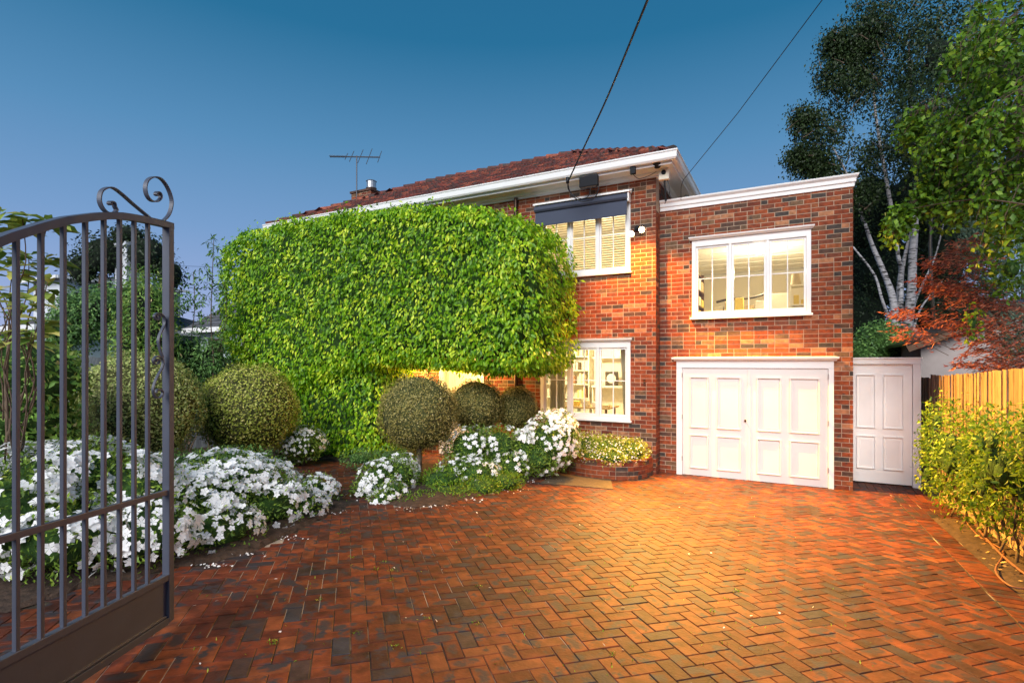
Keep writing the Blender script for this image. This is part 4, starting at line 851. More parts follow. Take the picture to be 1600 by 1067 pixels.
shrub('low_shrub', tuple(G(700, 775)), [lump(700, 772, 8.3, .42, .17), lump(660, 782, 8.0, .32, .13), lump(750, 762, 8.6, .34, .17), lump(790, 752, 8.9, .3, .16), lump(690, 750, 8.8, .4, .2), lump(640, 788, 7.75, .24, .10), lump(680, 785, 7.95, .24, .10), lump(730, 776, 8.3, .2, .1)], 7000, .05, M['climber'], M['hedgecore'], 'low yellow green shrub edging the central garden bed', 'shrub', shell=(.7, 1.1), corescale=.7, asp=.36, outw=.7, droop=0, stem=False)
shrub('flowering_shrub', (-3.3, 10.2, .3), [((-3.65, 10.2, .56), (.5, .42, .30)), ((-3.15, 10.15, .56), (.48, .44, .27)), ((-2.75, 10.25, .54), (.34, .40, .25)), ((-4.1, 10.3, .48), (.35, .35, .22)), ((-3.35, 9.85, .44), (.4, .25, .14)), ((-3.0, 9.75, .48), (.3, .22, .16))], 12000, .042, M['gold'], M['hedgecore'], 'golden leafed shrub with tiny pale flowers filling the brick planter', 'shrub', flowers=260, fr=.017, fm=M['daisy'], shell=(.7, 1.14), corescale=.7, asp=.3, outw=.9, droop=0, stem=False, up=.4)
shrub('broadleaf_shrub', tuple(at(20, 700, 6.4))[:2]+(.4,), [lump(20, 600, 6.4, .70, .62), lump(55, 590, 6.8, .52, .50), lump(10, 660, 6.2, .6, .5), lump(40, 680, 6.4, .6, .4)], 5200, .085, M['big'], M['hedgecore'], 'broad leaved green shrub at the left edge behind the gate', 'shrub', shell=(.8, 1.08), asp=.5, droop=.3, outw=.6)
shrub('ground_shrub', tuple(G(560, 725)), [lump(565, 715, 10.3, .4, .18), lump(620, 712, 10.2, .5, .18)], 1800, .055, M['bgleaf'], M['hedgecore'], 'low green foliage between the hedge foot and nearest topiary', 'shrub', shell=(.7, 1.1), corescale=.6, asp=.36, outw=.7, droop=0, stem=False)
shrub('ground_shrub', tuple(G(300, 745)), [lump(350, 722, 8.2, .8, .22), lump(280, 735, 7.6, .7, .25)], 3000, .055, M['bgleaf'], M['hedgecore'], 'low dark green foliage under the ball shrubs', 'shrub', shell=(.7, 1.1), corescale=.7, asp=.4, outw=.7, droop=0, stem=False)
# fallen petals, weeds, dry leaves
pp_, nn_ = [], []
def scat(px, py, sx_, sy_, n):
    for _ in range(n): g_ = G(px+RS.randn()*sx_, py+abs(RS.randn())*sy_); pp_.append((g_.x, g_.y, g_.z+.019))
for (px, py) in ((560, 772), (600, 786), (640, 793), (690, 790), (740, 780), (790, 765), (830, 752), (860, 748), (380, 866), (450, 840), (330, 884), (470, 742), (520, 800)): scat(px, py, 16, 3, 22)
for _ in range(36): g_ = G(RS.uniform(300, 1300), RS.uniform(770, 1060)); pp_.append((g_.x, g_.y, g_.z+.019))
P = np.array(pp_); Nn = unit(np.tile([0, 0, 1.0], (len(P), 1))+.35*RS.randn(len(P), 3)); V, Q = leaf_arrays(P, Nn, .030, asp=.75, droop=0, outw=0, jit=.2); o = from_arrays('fallen_petals', V, Q, M['petal'], None, np.repeat(RS.rand(len(P)), 5)); tag(o, 'white petals fallen along the edges of the garden beds', 'petals', kind='stuff')
pp_ = []
for _ in range(26):
    g_ = G(RS.uniform(420, 1250), RS.uniform(790, 1040))
    for k in range(10): pp_.append((g_.x+.02*RS.randn(), g_.y+.02*RS.randn(), g_.z+.008))
for _ in range(260): g_ = G(RS.uniform(300, 1400), RS.uniform(770, 1060)); pp_.append((g_.x, g_.y, g_.z+.006))
P = np.array(pp_); V, Q = leaf_arrays(P, np.tile([0, 0, 1.0], (len(P), 1)), .026, asp=.3, droop=-.9, outw=0, jit=.2); o = from_arrays('weeds', V, Q, M['climber'], None, np.repeat(RS.rand(len(P)), 5)); tag(o, 'tiny weeds growing in the joints of the paving', 'weeds', kind='stuff')
M['litter'] = mat('dry_leaf', ramp=[(0, (.25, .13, .05)), (1, (.55, .40, .16))], rough=.8)
P = np.array([(RS.uniform(1.85, 2.24), RS.uniform(3, 9.2), 0) for _ in range(90)]); P[:, 2] = [gz(y)+.055 for y in P[:, 1]]; V, Q = leaf_arrays(P, unit(np.tile([0, 0, 1.0], (len(P), 1))+.4*RS.randn(len(P), 3)), .055, asp=.45, droop=0, outw=0, jit=.3); o = from_arrays('leaf_litter', V, Q, M['litter'], None, np.repeat(RS.rand(len(P)), 5)); tag(o, 'dry leaves scattered on the soil beside the fence', 'leaves', kind='stuff')
# ================================================================== TREES
def clumpcrown(cl, per, spread, L, m, parent, hang=.5, asp=.5, dn=.8):
    C = np.array([tuple(c) for c in cl]); idx = np.repeat(np.arange(len(C)), per); P = C[idx]+RS.randn(len(idx), 3)*np.array([spread, spread, spread*.8]); P[:, 2] -= np.abs(RS.randn(len(idx)))*hang*.4
    Nn = unit(RS.randn(len(P), 3)+np.array([0, 0, .6])); return foliage('crown', P, Nn, L, m, parent, asp=asp, droop=dn, outw=.2, jit=.6)
def involume(lm, n, lo=.45): # random points in the lumps, denser outward
    out_ = []
    for _ in range(n):
        c, r = random.choice(lm); d = Vector((random.gauss(0, 1), random.gauss(0, 1), random.gauss(0, 1))).normalized(); k = random.uniform(lo, 1.0); out_.append(Vector((c[0]+d.x*r[0]*k, c[1]+d.y*r[1]*k, c[2]+d.z*r[2]*k)))
    return out_
def limb(b, p, q, r0, r1, wob=.15, n=5):
    p, q = Vector(p), Vector(q); pts = [p.lerp(q, i/n)+(Vector((random.uniform(-1, 1), random.uniform(-1, 1), random.uniform(-.5, .5)))*wob*(q-p).length*.15 if 0 < i < n else Vector()) for i in range(n+1)]
    pts = smoothpath(pts, 3); b.tube(pts, [r0+(r1-r0)*i/(len(pts)-1) for i in range(len(pts))], 8); return pts
# birch with white stems
DB = 17.5; base = at(1412, 700, DB); base.z = 0
t = empty('birch_tree', tuple(base), 'tall dark crowned birch with several white stems behind the side gate', 'tree')
b = MB(); k0 = at(1412, 528, DB); random.seed(21)
limb(b, base, at(1405, 520, DB), .22, .20); limb(b, base+Vector((.25, 0, 0)), at(1425, 515, DB), .2, .18)
for pts, r in (([(1400, 525), (1394, 470), (1384, 430), (1365, 385), (1352, 350)], .15), ([(1395, 510), (1380, 470), (1365, 430), (1335, 390), (1330, 385)], .06), ([(1410, 520), (1405, 460), (1410, 420), (1402, 400), (1398, 350)], .13), ([(1418, 515), (1425, 450), (1424, 400), (1432, 340), (1430, 280), (1425, 200), (1420, 80)], .17), ([(1422, 510), (1430, 470), (1445, 440), (1462, 400), (1475, 350)], .06), ([(1408, 480), (1412, 420), (1420, 370), (1424, 340)], .09), ([(1424, 520), (1440, 480), (1470, 440)], .05), ([(1430, 340), (1448, 300), (1470, 240)], .08), ([(1352, 350), (1330, 290), (1300, 230)], .07), ([(1398, 350), (1385, 280), (1370, 180), (1360, 90)], .08)):
    q = smoothpath([at(x+random.uniform(-2, 2), y, DB+random.uniform(-.3, .3)) for x, y in pts], 4); b.tube(q, [.9*r*(1-.65*i/(len(q)-1)) for i in range(len(q))], 8)
b.build('trunk', M['birch'], t, smooth=True)
lm = [lump(x, y, DB, r*DB/816, r*DB/816) for x, y, r in ((1322, 160, 60), (1400, 90, 80), (1282, 210, 42), (1258, 180, 18), (1300, 110, 30), (1248, 240, 14), (1355, 55, 30), (1305, 60, 14), (1430, 160, 70), (1375, 235, 55), (1290, 265, 28), (1450, 240, 60), (1440, 20, 80), (1510, 90, 80), (1370, 25, 50), (1350, 110, 45), (1340, 300, 34), (1480, 180, 70), (1545, 200, 90), (1500, 280, 60), (1270, 245, 22), (1330, 70, 28))]
cl = involume(lm, 900, .25); bb_ = MB()
clumpcrown(cl, 62, .18, .105, M['birchleaf'], t, hang=.6)
for c_ in cl[::5]: limb(bb_, c_+Vector((random.uniform(-.5, .5), random.uniform(-.4, .4), -random.uniform(.1, .8))), c_, .016, .004, .3, 3)
bb_.build('twigs', M['bark'], t)
# dark evergreen mass behind
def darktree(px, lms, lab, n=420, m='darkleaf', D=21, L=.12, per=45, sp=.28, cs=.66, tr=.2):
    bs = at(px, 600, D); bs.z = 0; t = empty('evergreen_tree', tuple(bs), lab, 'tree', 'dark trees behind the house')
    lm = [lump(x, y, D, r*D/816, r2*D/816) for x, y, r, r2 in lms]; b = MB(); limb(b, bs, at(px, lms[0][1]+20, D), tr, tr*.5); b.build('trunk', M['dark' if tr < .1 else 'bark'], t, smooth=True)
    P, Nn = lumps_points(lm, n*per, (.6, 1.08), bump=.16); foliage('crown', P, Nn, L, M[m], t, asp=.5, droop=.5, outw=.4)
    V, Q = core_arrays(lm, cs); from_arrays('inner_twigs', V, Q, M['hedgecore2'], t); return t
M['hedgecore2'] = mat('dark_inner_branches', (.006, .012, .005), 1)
darktree(1380, [(1370, 420, 60, 90), (1345, 350, 45, 70), (1345, 500, 45, 70), (1400, 330, 50, 60), (1435, 300, 45, 50), (1360, 300, 30, 35)], 'dark dense evergreen tree right behind the garage wing', 300)
darktree(1470, [(1460, 400, 60, 90), (1500, 340, 55, 60), (1470, 480, 70, 60), (1440, 340, 40, 45)], 'dark dense evergreen tree behind the neighbouring roof', 300)
shrub('rounded_shrub', (at(1380, 600, 15).x, at(1380, 600, 15).y, 0), [lump(1378, 535, 15, .72, .62), lump(1350, 560, 15, .5, .6), lump(1400, 560, 14.6, .4, .5)], 4200, .10, M['bgleaf'], M['hedgecore'], 'rounded dark green shrub showing above the side gate', 'shrub', shell=(.7, 1.08), asp=.45, droop=.2)
# near tree overhanging from the right
t = empty('overhanging_tree', (4.6, 5.4, .2), 'leafy bright green tree overhanging from the right edge of the photo', 'tree')
DN = 6.4
lm = [lump(x, y, D, r*D/816, r*.9*D/816) for x, y, r, D in ((1570, 60, 95, 6.0), (1520, 160, 65, 6.6), (1580, 200, 100, 6.0), (1475, 225, 34, 6.8), (1545, 275, 75, 6.3), (1495, 290, 45, 6.8), (1600, 320, 75, 6.0), (1570, 20, 90, 6.4), (1530, 70, 35, 7), (1640, 200, 120, 6.0), (1455, 280, 22, 7), (1405, 330, 13, 7.2), (1430, 180, 14, 7.2))]
random.seed(5); cl = involume(lm, 500, .2); b = MB(); Ps = []
for c_ in cl:
    q = c_+Vector((random.uniform(-.16, .05), random.uniform(-.1, .1), -random.uniform(.15, .45))); b.tube([c_+Vector((.15, 0, .08)), c_, q], [.006, .005, .003], 4, False)
    for k in range(26): f = random.random(); p = c_.lerp(q, f)+Vector((random.gauss(0, .06), random.gauss(0, .06), random.gauss(0, .05))); Ps.append(p)
P = np.array([tuple(p) for p in Ps]); foliage('crown', P, unit(RS.randn(len(P), 3)+np.array([-.6, -.9, .5])), .075, M['bright'], t, asp=.62, droop=.55, outw=.1, jit=.45)
limb(b, (4.6, 5.4, .2), (4.3, 5.6, 3.2), .14, .11); top = Vector((4.3, 5.6, 3.2))
for l in lm: limb(b, top, l[0], .016, .004, .35)
b.build('trunk', M['bark'], t, smooth=True)
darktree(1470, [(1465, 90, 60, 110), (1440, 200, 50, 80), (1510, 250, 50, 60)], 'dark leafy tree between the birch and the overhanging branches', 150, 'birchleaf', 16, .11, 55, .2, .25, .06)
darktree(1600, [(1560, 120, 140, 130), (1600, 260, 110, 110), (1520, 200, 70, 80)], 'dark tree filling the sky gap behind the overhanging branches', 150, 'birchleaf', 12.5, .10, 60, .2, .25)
shrub('creeper_shrub', (at(1520, 600, 8.4).x, at(1520, 600, 8.4).y, 0), [lump(1520, 505, 7.4, .12, .26), lump(1580, 420, 7.4, .3, .4)], 420, .075, M['bright'], M['hedgecore'], 'bright green climber hanging over the red maple', 'shrub', shell=(.5, 1.2), corescale=.3, asp=.55, droop=.5)
# red maple
mb_ = Vector((3.7, 8.9, .1)); t = empty('maple_tree', tuple(mb_), 'feathery red japanese maple spilling over the fence', 'tree'); b = MB(); random.seed(9); Ps = []; Ns = []
tips = [(1395, 520), (1400, 490), (1430, 445), (1450, 415), (1460, 455), (1480, 400), (1500, 385), (1455, 500), (1500, 565), (1530, 570), (1490, 505), (1500, 440), (1520, 420), (1550, 560), (1580, 575), (1500, 530), (1540, 520), (1570, 530), (1540, 470), (1555, 500), (1520, 545), (1575, 555), (1530, 590), (1585, 520), (1510, 400), (1490, 460), (1545, 590), (1590, 590), (1600, 550), (1480, 470), (1520, 480)]
rt = at(1560, 500, 8.6); limb(b, mb_, rt, .05, .035)
for x_, y_ in ((1470, 430), (1450, 540), (1520, 420), (1500, 560), (1570, 560)): limb(b, rt, at(x_, y_, 8.4), .022, .005, .5)
for (x, y) in tips:
    for s_ in range(8):
        e = at(x+random.uniform(-14, 14), y+random.uniform(-12, 12), random.uniform(7.5, 8.8)); c0 = e+Vector((CY*.75+random.uniform(-.1, .1), SY*.75, random.uniform(-.25, .1))); m_ = e.lerp(c0, .45)+Vector((0, 0, .07)); pts = smoothpath([c0, m_, e], 4); b.tube(pts, [.005, .005, .004, .004, .003, .003, .002, .002, .001], 4, False)
        dirv = (e-m_).normalized()
        for k in range(30):
            f = random.uniform(.2, 1.06); p = (m_.lerp(e, (f-.5)*2) if f > .5 else c0.lerp(m_, f*2)); Ps.append(tuple(p+Vector((random.gauss(0, .03), random.gauss(0, .03), random.gauss(0, .025))))); Ns.append(tuple(dirv))
b.build('trunk', M['bark'], t)
P = np.array(Ps); A_ = unit(np.array(Ns)+.35*RS.randn(len(P), 3)+np.array([0, 0, -.15])); sd_ = unit(np.cross(A_, RS.randn(len(P), 3))); L_ = RS.uniform(.05, .12, len(P))[:, None]; V = np.stack([P, P+A_*L_*.4+sd_*.010, P+A_*L_, P+A_*L_*.4-sd_*.010], 1).reshape(-1, 3); Q = np.arange(len(P)*4).reshape(-1, 4)
from_arrays('crown', V, Q, M['maple'], t, np.repeat(RS.rand(len(P)), 4))
# blue-green conifer
cb = at(1620, 600, 8.3); cb.z = .1; t = empty('conifer_tree', tuple(cb), 'blue green feathery conifer at the right edge above the fence', 'tree'); b = MB(); limb(b, cb, at(1625, 330, 8.3), .09, .03, .1); b.build('trunk', M['bark'], t); Ps = []; Ns = []
lm = [lump(x, y, 8.0, r*8/816, r*8/816) for x, y, r in ((1570, 400, 45), (1595, 470, 55), (1550, 360, 30), (1595, 540, 30), (1575, 450, 30), (1610, 380, 60), (1540, 395, 20))]
for c_ in involume(lm, 620, .5):
    dv = Vector((random.uniform(-.9, -.1), random.uniform(-.7, .3), random.uniform(.1, .9))).normalized()
    for k in range(26): f = random.uniform(0, .24); Ps.append(tuple(c_+dv*f)); Ns.append(tuple(dv+Vector((random.gauss(0, .35), random.gauss(0, .35), random.gauss(0, .35)))))
P = np.array(Ps); A_ = unit(np.array(Ns)); sd_ = unit(np.cross(A_, RS.randn(len(P), 3))); L_ = RS.uniform(.03, .07, len(P))[:, None]; V = np.stack([P, P+A_*L_*.4+sd_*.008, P+A_*L_, P+A_*L_*.4-sd_*.008], 1).reshape(-1, 3); Q = np.arange(len(P)*4).reshape(-1, 4)
from_arrays('crown', V, Q, M['conifer'], t, np.repeat(RS.rand(len(P)), 4))
# neighbour's outbuilding on the right
nb = empty('outbuilding', (4.5, 17, 0), 'rendered outbuilding with a low brown roof beyond the fence', 'building')
X0_, Y0_, X1_ = 2.75, 15.2, 9.0; xr = 5.9; zt = 2.78; zr = zt+(xr-X0_)*.42
b = MB(); b.add([(X0_, Y0_, -.05), (X1_, Y0_, -.05), (X1_, Y0_, zt), (xr, Y0_, zr), (X0_, Y0_, zt), (X0_, 22, -.05), (X1_, 22, -.05), (X1_, 22, zt), (xr, 22, zr), (X0_, 22, zt)], [(0, 1, 2, 3, 4), (5, 9, 8, 7, 6), (0, 4, 9, 5), (1, 6, 7, 2)]); b.build('wall', M['render'], nb)
b = MB(); s_ = .42; L_ = math.hypot(xr-X0_+.3, (xr-X0_+.3)*s_)
for sg_ in (-1, 1):
    d_ = Vector((sg_*1, 0, -s_)).normalized(); b.obox(Vector((xr, 18.5, zr+.07))+d_*(L_/2), d_*(L_/2), (0, 3.6, 0), Vector((sg_*s_, 0, 1)).normalized()*.035)
b.build('roof', M['slate2'] if 'slate2' in M else M['bronze'], nb)
b = MB(); d_ = Vector((-1, 0, -s_)).normalized(); b.obox(Vector((xr, 14.93, zr-.02))+d_*(L_/2), d_*(L_/2), (0, .02, 0), Vector((-s_, 0, 1)).normalized()*.09); b.build('barge_board', M['shelfb'], nb)
# ================================================================== LEFT BACKGROUND
lf = empty('grey_fence', (-13.3, 6, 0), 'weathered grey paling fence at the left behind the garden', 'fence'); b = MB(); y = -3.0
while y < 16:
    b.cr = random.random(); tp_ = 2.42+random.uniform(-.015, .015); b.box(-13.32+random.uniform(0, .012), -13.30, y, y+.098, -.05, tp_); y += .105
b.build('palings', M['gfence'], lf); b = MB(); b.box(-13.299, -13.25, -3, 16, 2.0, 2.08); b.box(-13.299, -13.25, -3, 16, .6, .68); b.build('rail', M['gfence'], lf)
def hut(name, px0, px1, yeave, D, roofh, lab, mw, mr, depth=9, zt=None, fascia=True, hipf=2.5):
    p0 = at(px0, yeave, D); p1 = at(px1, yeave, D); xa, xb = sorted((p0.x, p1.x)); zt = p0.z; Yf = (p0.y+p1.y)/2
    t = empty(name, ((xa+xb)/2, Yf, 0), lab, 'house'); b = MB(); b.box(xa, xb, Yf, Yf+depth, -.1, zt); wl_ = b.build('wall', mw, t)
    b = MB()
    for k in range(int((xb-xa)/2.6)): xw = xa+.7+k*2.6; b.box(xw, xw+1.2, Yf-.02, Yf+.01, zt-1.7, zt-.5)
    b.build('window', M['dark'], t)
    b = MB(); o_ = .5; rows = int(math.hypot(depth/2+o_, roofh)/.34); sl_ = Vector((0, depth/2+o_, roofh)); up_ = Vector((0, -roofh, depth/2+o_)).normalized()
    hip = min(hipf*roofh, (xb-xa)/2)
    for r in range(rows):
        f0, f1 = r/rows, (r+1.15)/rows; xl, xr_ = xa-o_+hip*f0, xb+o_-hip*f0; xx = xl
        while xx < xr_:
            b.cr = random.random(); x2 = min(xx+.5, xr_); q0 = Vector((0, Yf-o_, zt))+sl_*f0; q1 = Vector((0, Yf-o_, zt))+sl_*f1
            b.add([(xx, *(q0+up_*.05)[1:]), (x2, *(q0+up_*.05)[1:]), (x2, *(q1)[1:]), (xx, *(q1)[1:]), (xx, *(q0)[1:]), (x2, *(q0)[1:])], [(0, 1, 2, 3), (4, 5, 1, 0)]); xx = x2
    b.cr = .5; b.add([(xa-o_, Yf-o_, zt-.02), (xb+o_, Yf-o_, zt-.02), (xb+o_, Yf+depth+o_, zt-.02), (xa-o_, Yf+depth+o_, zt-.02), (xa-o_+hip, Yf+depth/2, zt+roofh-.06), (xb+o_-hip, Yf+depth/2, zt+roofh-.06)], [(0, 1, 5, 4), (1, 2, 5), (2, 3, 4, 5), (3, 0, 4), (0, 3, 2, 1)])
    b.build('roof', mr, t)
    if fascia: b = MB(); b.box(xa-o_-.02, xb+o_+.02, Yf-o_-.12, Yf-o_, zt-.2, zt+.03); b.box(xb+o_, xb+o_+.1, Yf-o_, Yf+depth+o_, zt-.2, zt+.03); b.build('gutter', M['white'], t)
    return t
hut('neighbour_house', 262, 480, 512, 25, 3.3, 'low house with a grey tiled roof between gate post and hedge', M['paleg'], M['slate'], hipf=.25)
hut('neighbour_house', -60, 128, 512, 24, 1.5, 'low house with a grey roof behind the left gate bars', M['paleg'], M['slate'])
hut('neighbour_house', 20, 128, 436, 42, .6, 'pale two storey house far behind the left gate bars', M['palew'], M['slate'])
c_ = at(204, 412, 30); t = empty('white_chimney', (c_.x, c_.y, 4), 'pale rendered chimney rising among the trees behind the gate', 'chimney'); b = MB(); b.box(c_.x-.62, c_.x+.62, c_.y-.5, c_.y+.5, 2.0, c_.z+.9); b.build('stack', M['palew'], t); b = MB(); b.box(c_.x-.72, c_.x+.72, c_.y-.6, c_.y+.6, c_.z+.9, c_.z+1.1); b.build('coping', M['palew'], t)
def bgshrub(name, lms, D, n, L, m, lab, cat='shrub', sh=(.5, 1.15), cs=.55, **k):
    lm = [lump(x, y, D, r*D/816*.85, r2*D/816) for x, y, r, r2 in lms]; c = lm[0][0]
    return shrub(name, (c[0], c[1], 0.2), lm, n, L, M[m], M['hedgecore2'], lab, cat, 'shrubs along the grey fence', shell=sh, corescale=cs, **k)
bgshrub('garden_shrub', [(120, 505, 45, 45), (150, 490, 40, 40), (95, 520, 25, 35)], 12.6, 6500, .09, 'bgleaf', 'dark leafy shrub above the grey fence behind the gate bars')
bgshrub('garden_shrub', [(225, 490, 45, 70), (205, 540, 40, 50), (250, 530, 30, 60)], 11.6, 6000, .10, 'big', 'bright green leafy shrub above the large ball shrub', asp=.3)
bgshrub('garden_shrub', [(290, 560, 40, 40), (330, 565, 30, 35)], 12.2, 3500, .10, 'bgleaf', 'low green shrub between the ball shrubs and the hedge', asp=.3)
# slender stemmed plants
for i, (x, y0_, ytop, D, lab) in enumerate(((328, 600, 375, 12.0, 'tall slender leafy sapling beside the hedge'), (296, 600, 425, 12.4, 'slender leafy sapling just right of the gate post'), (345, 590, 440, 12.4, 'slender sapling touching the left end of the hedge'), (205, 560, 415, 12.2, 'slender leafy sapling in front of the pale chimney'))):
    bs = at(x, y0_, D); bs.z = .1; t = empty('sapling', tuple(bs), lab, 'sapling', 'slender saplings by the left fence'); tp_ = at(x+6, ytop, D); b = MB(); limb(b, bs, tp_, .02, .006, .1); Ps = []
    for k in range(34):
        f = .38+.62*k/33; p = bs.lerp(tp_, f); a = random.uniform(0, 6.28); rr_ = .35*(1.15-f)+.10; q = p+Vector((math.cos(a)*rr_, math.sin(a)*rr_, .05)); b.tube([p, q], [.004, .002], 4, False)
        for s_ in range(9): Ps.append(tuple(p.lerp(q, random.uniform(.4, 1.1))+Vector((random.gauss(0, .03), random.gauss(0, .03), random.gauss(0, .03)))))
    b.build('trunk', M['bark'], t); P = np.array(Ps); foliage('crown', P, unit(RS.randn(len(P), 3)+np.array([0, 0, .8])), .13, M['bgleaf'], t, asp=.27, droop=.55, outw=.1)
darktree(160, [(165, 400, 40, 40), (230, 400, 38, 40), (130, 420, 28, 30), (265, 430, 25, 30), (200, 370, 30, 22)], 'blurred dark tree in the distance behind the gate top', 90, 'darkleaf', 30, .20, 40)
darktree(215, [(215, 470, 70, 30), (130, 470, 30, 20)], 'dark low tree behind the pale chimney', 90, 'bgleaf', 27, .20, 40)
# big leaved magnolia branches at the left edge
mbp = at(5, 700, 4.9); mbp.z = .4; t = empty('magnolia_tree', tuple(mbp), 'young magnolia with long yellow green leaves at the left edge', 'tree'); b = MB(); random.seed(14); Ps = []; Ns = []
for (x, y) in ((35, 340), (5, 380), (45, 400), (75, 440), (20, 450), (60, 500), (10, 520), (75, 345), (40, 470), (0, 330), (20, 420), (70, 400), (5, 480), (50, 520)):
    e = at(x, y, 4.9+random.uniform(-.3, .3)); limb(b, mbp.lerp(e, .45), e, .008, .004, .3)
    for k in range(15): a = random.uniform(0, 6.28); dv = Vector((math.cos(a), math.sin(a), random.uniform(-.3, .35))); Ps.append(tuple(e+dv*.02+Vector((0, 0, random.uniform(-.12, .02))))); Ns.append(tuple(dv))
limb(b, mbp, at(15, 520, 5.4), .025, .012, .1); b.build('trunk', M['bark'], t, smooth=True)
P = np.array(Ps); A_ = unit(np.array(Ns)); up_ = unit(np.tile([0, 0, 1.0], (len(P), 1))+.25*RS.randn(len(P), 3)); sd_ = unit(np.cross(A_, up_)); L_ = RS.uniform(.16, .27, len(P))[:, None]; W_ = L_*.18
z_ = np.array([0, 0, 1.0]); V = np.stack([P, P+A_*L_*.35+sd_*W_+z_*L_*.05, P+A_*L_*.75+sd_*W_*.8, P+A_*L_-z_*L_*.15, P+A_*L_*.75-sd_*W_*.8, P+A_*L_*.35-sd_*W_+z_*L_*.05, P+A_*L_*.35-z_*L_*.0, P+A_*L_*.75-z_*L_*.06], 1).reshape(-1, 3); b0 = np.arange(len(P))[:, None]*8
Q = np.concatenate([b0+np.array(q) for q in ([0, 1, 6, 6], [1, 2, 7, 6], [2, 3, 7, 7], [0, 6, 5, 5], [6, 7, 4, 5], [7, 3, 4, 4])], 1).reshape(-1, 4)
Q = np.concatenate([b0+np.array(q) for q in ([1, 2, 7, 6], [6, 7, 4, 5], [0, 1, 6, 5], [7, 2, 3, 4])], 1).reshape(-1, 4)
from_arrays('crown', V, Q, M['magn'], t, np.repeat(RS.rand(len(P)), 8))
# ================================================================== THE OPEN GATE
def gD(px): return 1970/(810-px)
def gp(px, py): return at(px, py, gD(px))
a0 = Vector((*[gp(262, 968)[i] for i in (0, 1)], 0)); a1 = Vector((*[gp(0, 968)[i] for i in (0, 1)], 0)); gdir = (a1-a0).normalized(); gn = Vector((-gdir.y, gdir.x, 0))
gt = empty('driveway_gate', (a0.x, a0.y, gz(a0.y)), 'open grey steel driveway gate with vertical bars and scroll top', 'gate')
def gpt(D, yz): # D along the plane, y value given at that D
    px = 810-1970/D; return at(px, yz, D)
Ds = [3.6, 3.40, 3.28, 3.16, 3.04, 2.91, 2.77, 2.64, 2.51, 2.38, 2.26, 2.13, 2.0, 1.88]
topy = lambda D: float(np.interp(D, [1.8, 2.13, 2.43, 2.64, 2.77, 2.91, 3.04, 3.16, 3.28, 3.40, 3.6], [.10, .345, .570, .685, .750, .805, .853, .885, .906, .922, .944]))
midz = lambda D: -.825-.0564*(D-2.43); secz = lambda D: -1.400-.062*(D-2.43); botz = lambda D: -1.705-.055*(D-2.43)
def gpz(D, z): px = 810-1970/D; p = at(px, HY, D); p.z = EYE+z; return p
def vbar(name, D, zlo, zhi, w_):
    b = MB(); p = gpz(D, zlo); q = gpz(D, zhi); b.obox((p+q)/2, gdir*w_/2, gn*w_/2, Vector((0, 0, (q.z-p.z)/2))); b.build(name, M['gate'], gt, bevel=.002)
vbar('post', 3.6, -1.78, .93, .050); vbar('post', 1.80, -1.70, .08, .050)
for D in Ds[1:]: vbar('bar', D, secz(D), topy(D)-.012, .022)
def railm(name, zf, w_, h_, n=1, D0=1.80, D1=3.574):
    b = MB(); pts = [gpz(D0+(D1-D0)*i/n, zf(D0+(D1-D0)*i/n)) for i in range(n+1)]; b.strip(pts, w_, h_, gn); b.build(name, M['gate'], gt, bevel=.002, smooth=False)
railm('top_rail', topy, .050, .042, 24, 1.78, 3.628); railm('rail', midz, .034, .034); railm('rail', secz, .044, .040); railm('rail', botz, .048, .045)
railm('rail', lambda D: botz(D)+.033, .03, .012)
b = MB(); q = [gpz(1.8, secz(1.8)-.02), gpz(3.574, secz(3.574)-.02), gpz(3.574, botz(3.574)+.02), gpz(1.8, botz(1.8)+.02)]
b.add([p+gn*.004 for p in q]+[p-gn*.004 for p in q], [(0, 1, 2, 3), (7, 6, 5, 4), (0, 4, 5, 1), (1, 5, 6, 2), (2, 6, 7, 3), (3, 7, 4, 0)]); b.build('kick_panel', M['gate'], gt)
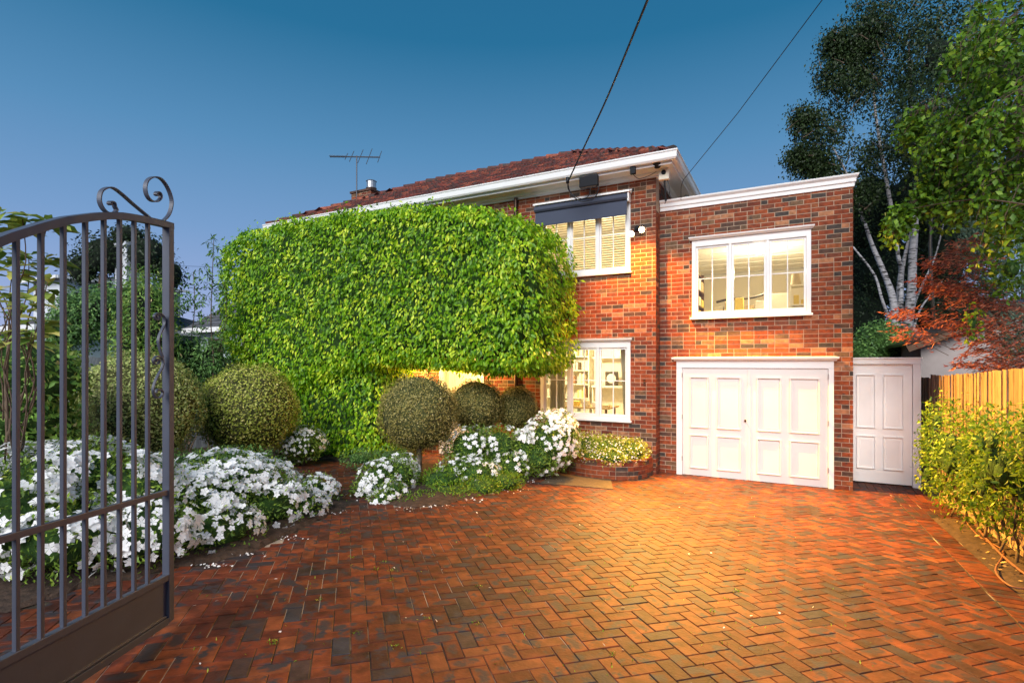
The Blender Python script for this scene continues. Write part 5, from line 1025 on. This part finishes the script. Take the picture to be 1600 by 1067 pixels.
def scroll(px_pts, ox, oy, sc, wd=.026, side=None):
    pts = []; 
    for x, y in px_pts: pts.append(gp(ox+x/sc, oy+y/sc))
    b = MB(); b.strip(smoothpath(pts, 5), wd, .008, side or gn); b.build('scroll', M['gate'], gt)
scroll([(640, 165), (655, 172), (668, 165), (662, 154), (645, 155), (636, 172), (642, 188), (658, 190), (672, 180)][:7][::-1]+[], 0, 240, 2.667) if False else None
scroll([(652, 168), (646, 178), (656, 188), (670, 180), (671, 162), (655, 152), (638, 162), (637, 188), (655, 210), (625, 200), (606, 170), (605, 130), (622, 103), (650, 98), (685, 122), (708, 165), (715, 205), (705, 250), (680, 278), (655, 286)][0:0]+[(656, 176), (648, 170), (655, 160), (667, 168), (668, 186), (652, 200), (628, 196), (610, 172), (605, 138), (616, 110), (642, 98), (672, 108), (700, 148), (715, 200), (706, 248), (684, 276), (660, 284)], 0, 240, 2.667)
scroll([(461, 214), (454, 208), (460, 200), (474, 206), (478, 222), (484, 236), (472, 248), (450, 248), (428, 230), (414, 196), (420, 160), (442, 144), (470, 144), (505, 168), (555, 212), (630, 274)], 0, 240, 2.667)
LS = lambda P: [(160+x/4.104, 360+y/4.104) for x, y in P]
scroll(LS([(352, 560), (344, 552), (350, 542), (366, 546), (362, 566), (345, 572), (332, 552), (345, 532), (372, 534), (396, 560), (398, 600), (375, 650), (358, 705), (368, 765), (386, 815)]), 0, 0, 1, .018)
scroll(LS([(350, 842), (343, 834), (352, 826), (364, 836), (356, 856), (336, 856), (326, 832), (345, 808), (372, 812), (388, 840), (380, 885), (350, 940), (328, 1000), (326, 1040), (345, 1072), (372, 1070), (386, 1042), (372, 1020), (350, 1022), (344, 1042)]), 0, 0, 1, .018)
gt.select_set(False)
# round ornaments need the gate hinge outside the frame
b = MB(); p = gpz(1.74, 0); b.box(p.x-.05, p.x+.05, p.y-.05, p.y+.05, gz(p.y)-.05, 2.6); hp2 = b.build('gate_post', M['gate'], None, bevel=.006); tag(hp2, 'square grey steel post carrying the driveway gate', 'post')
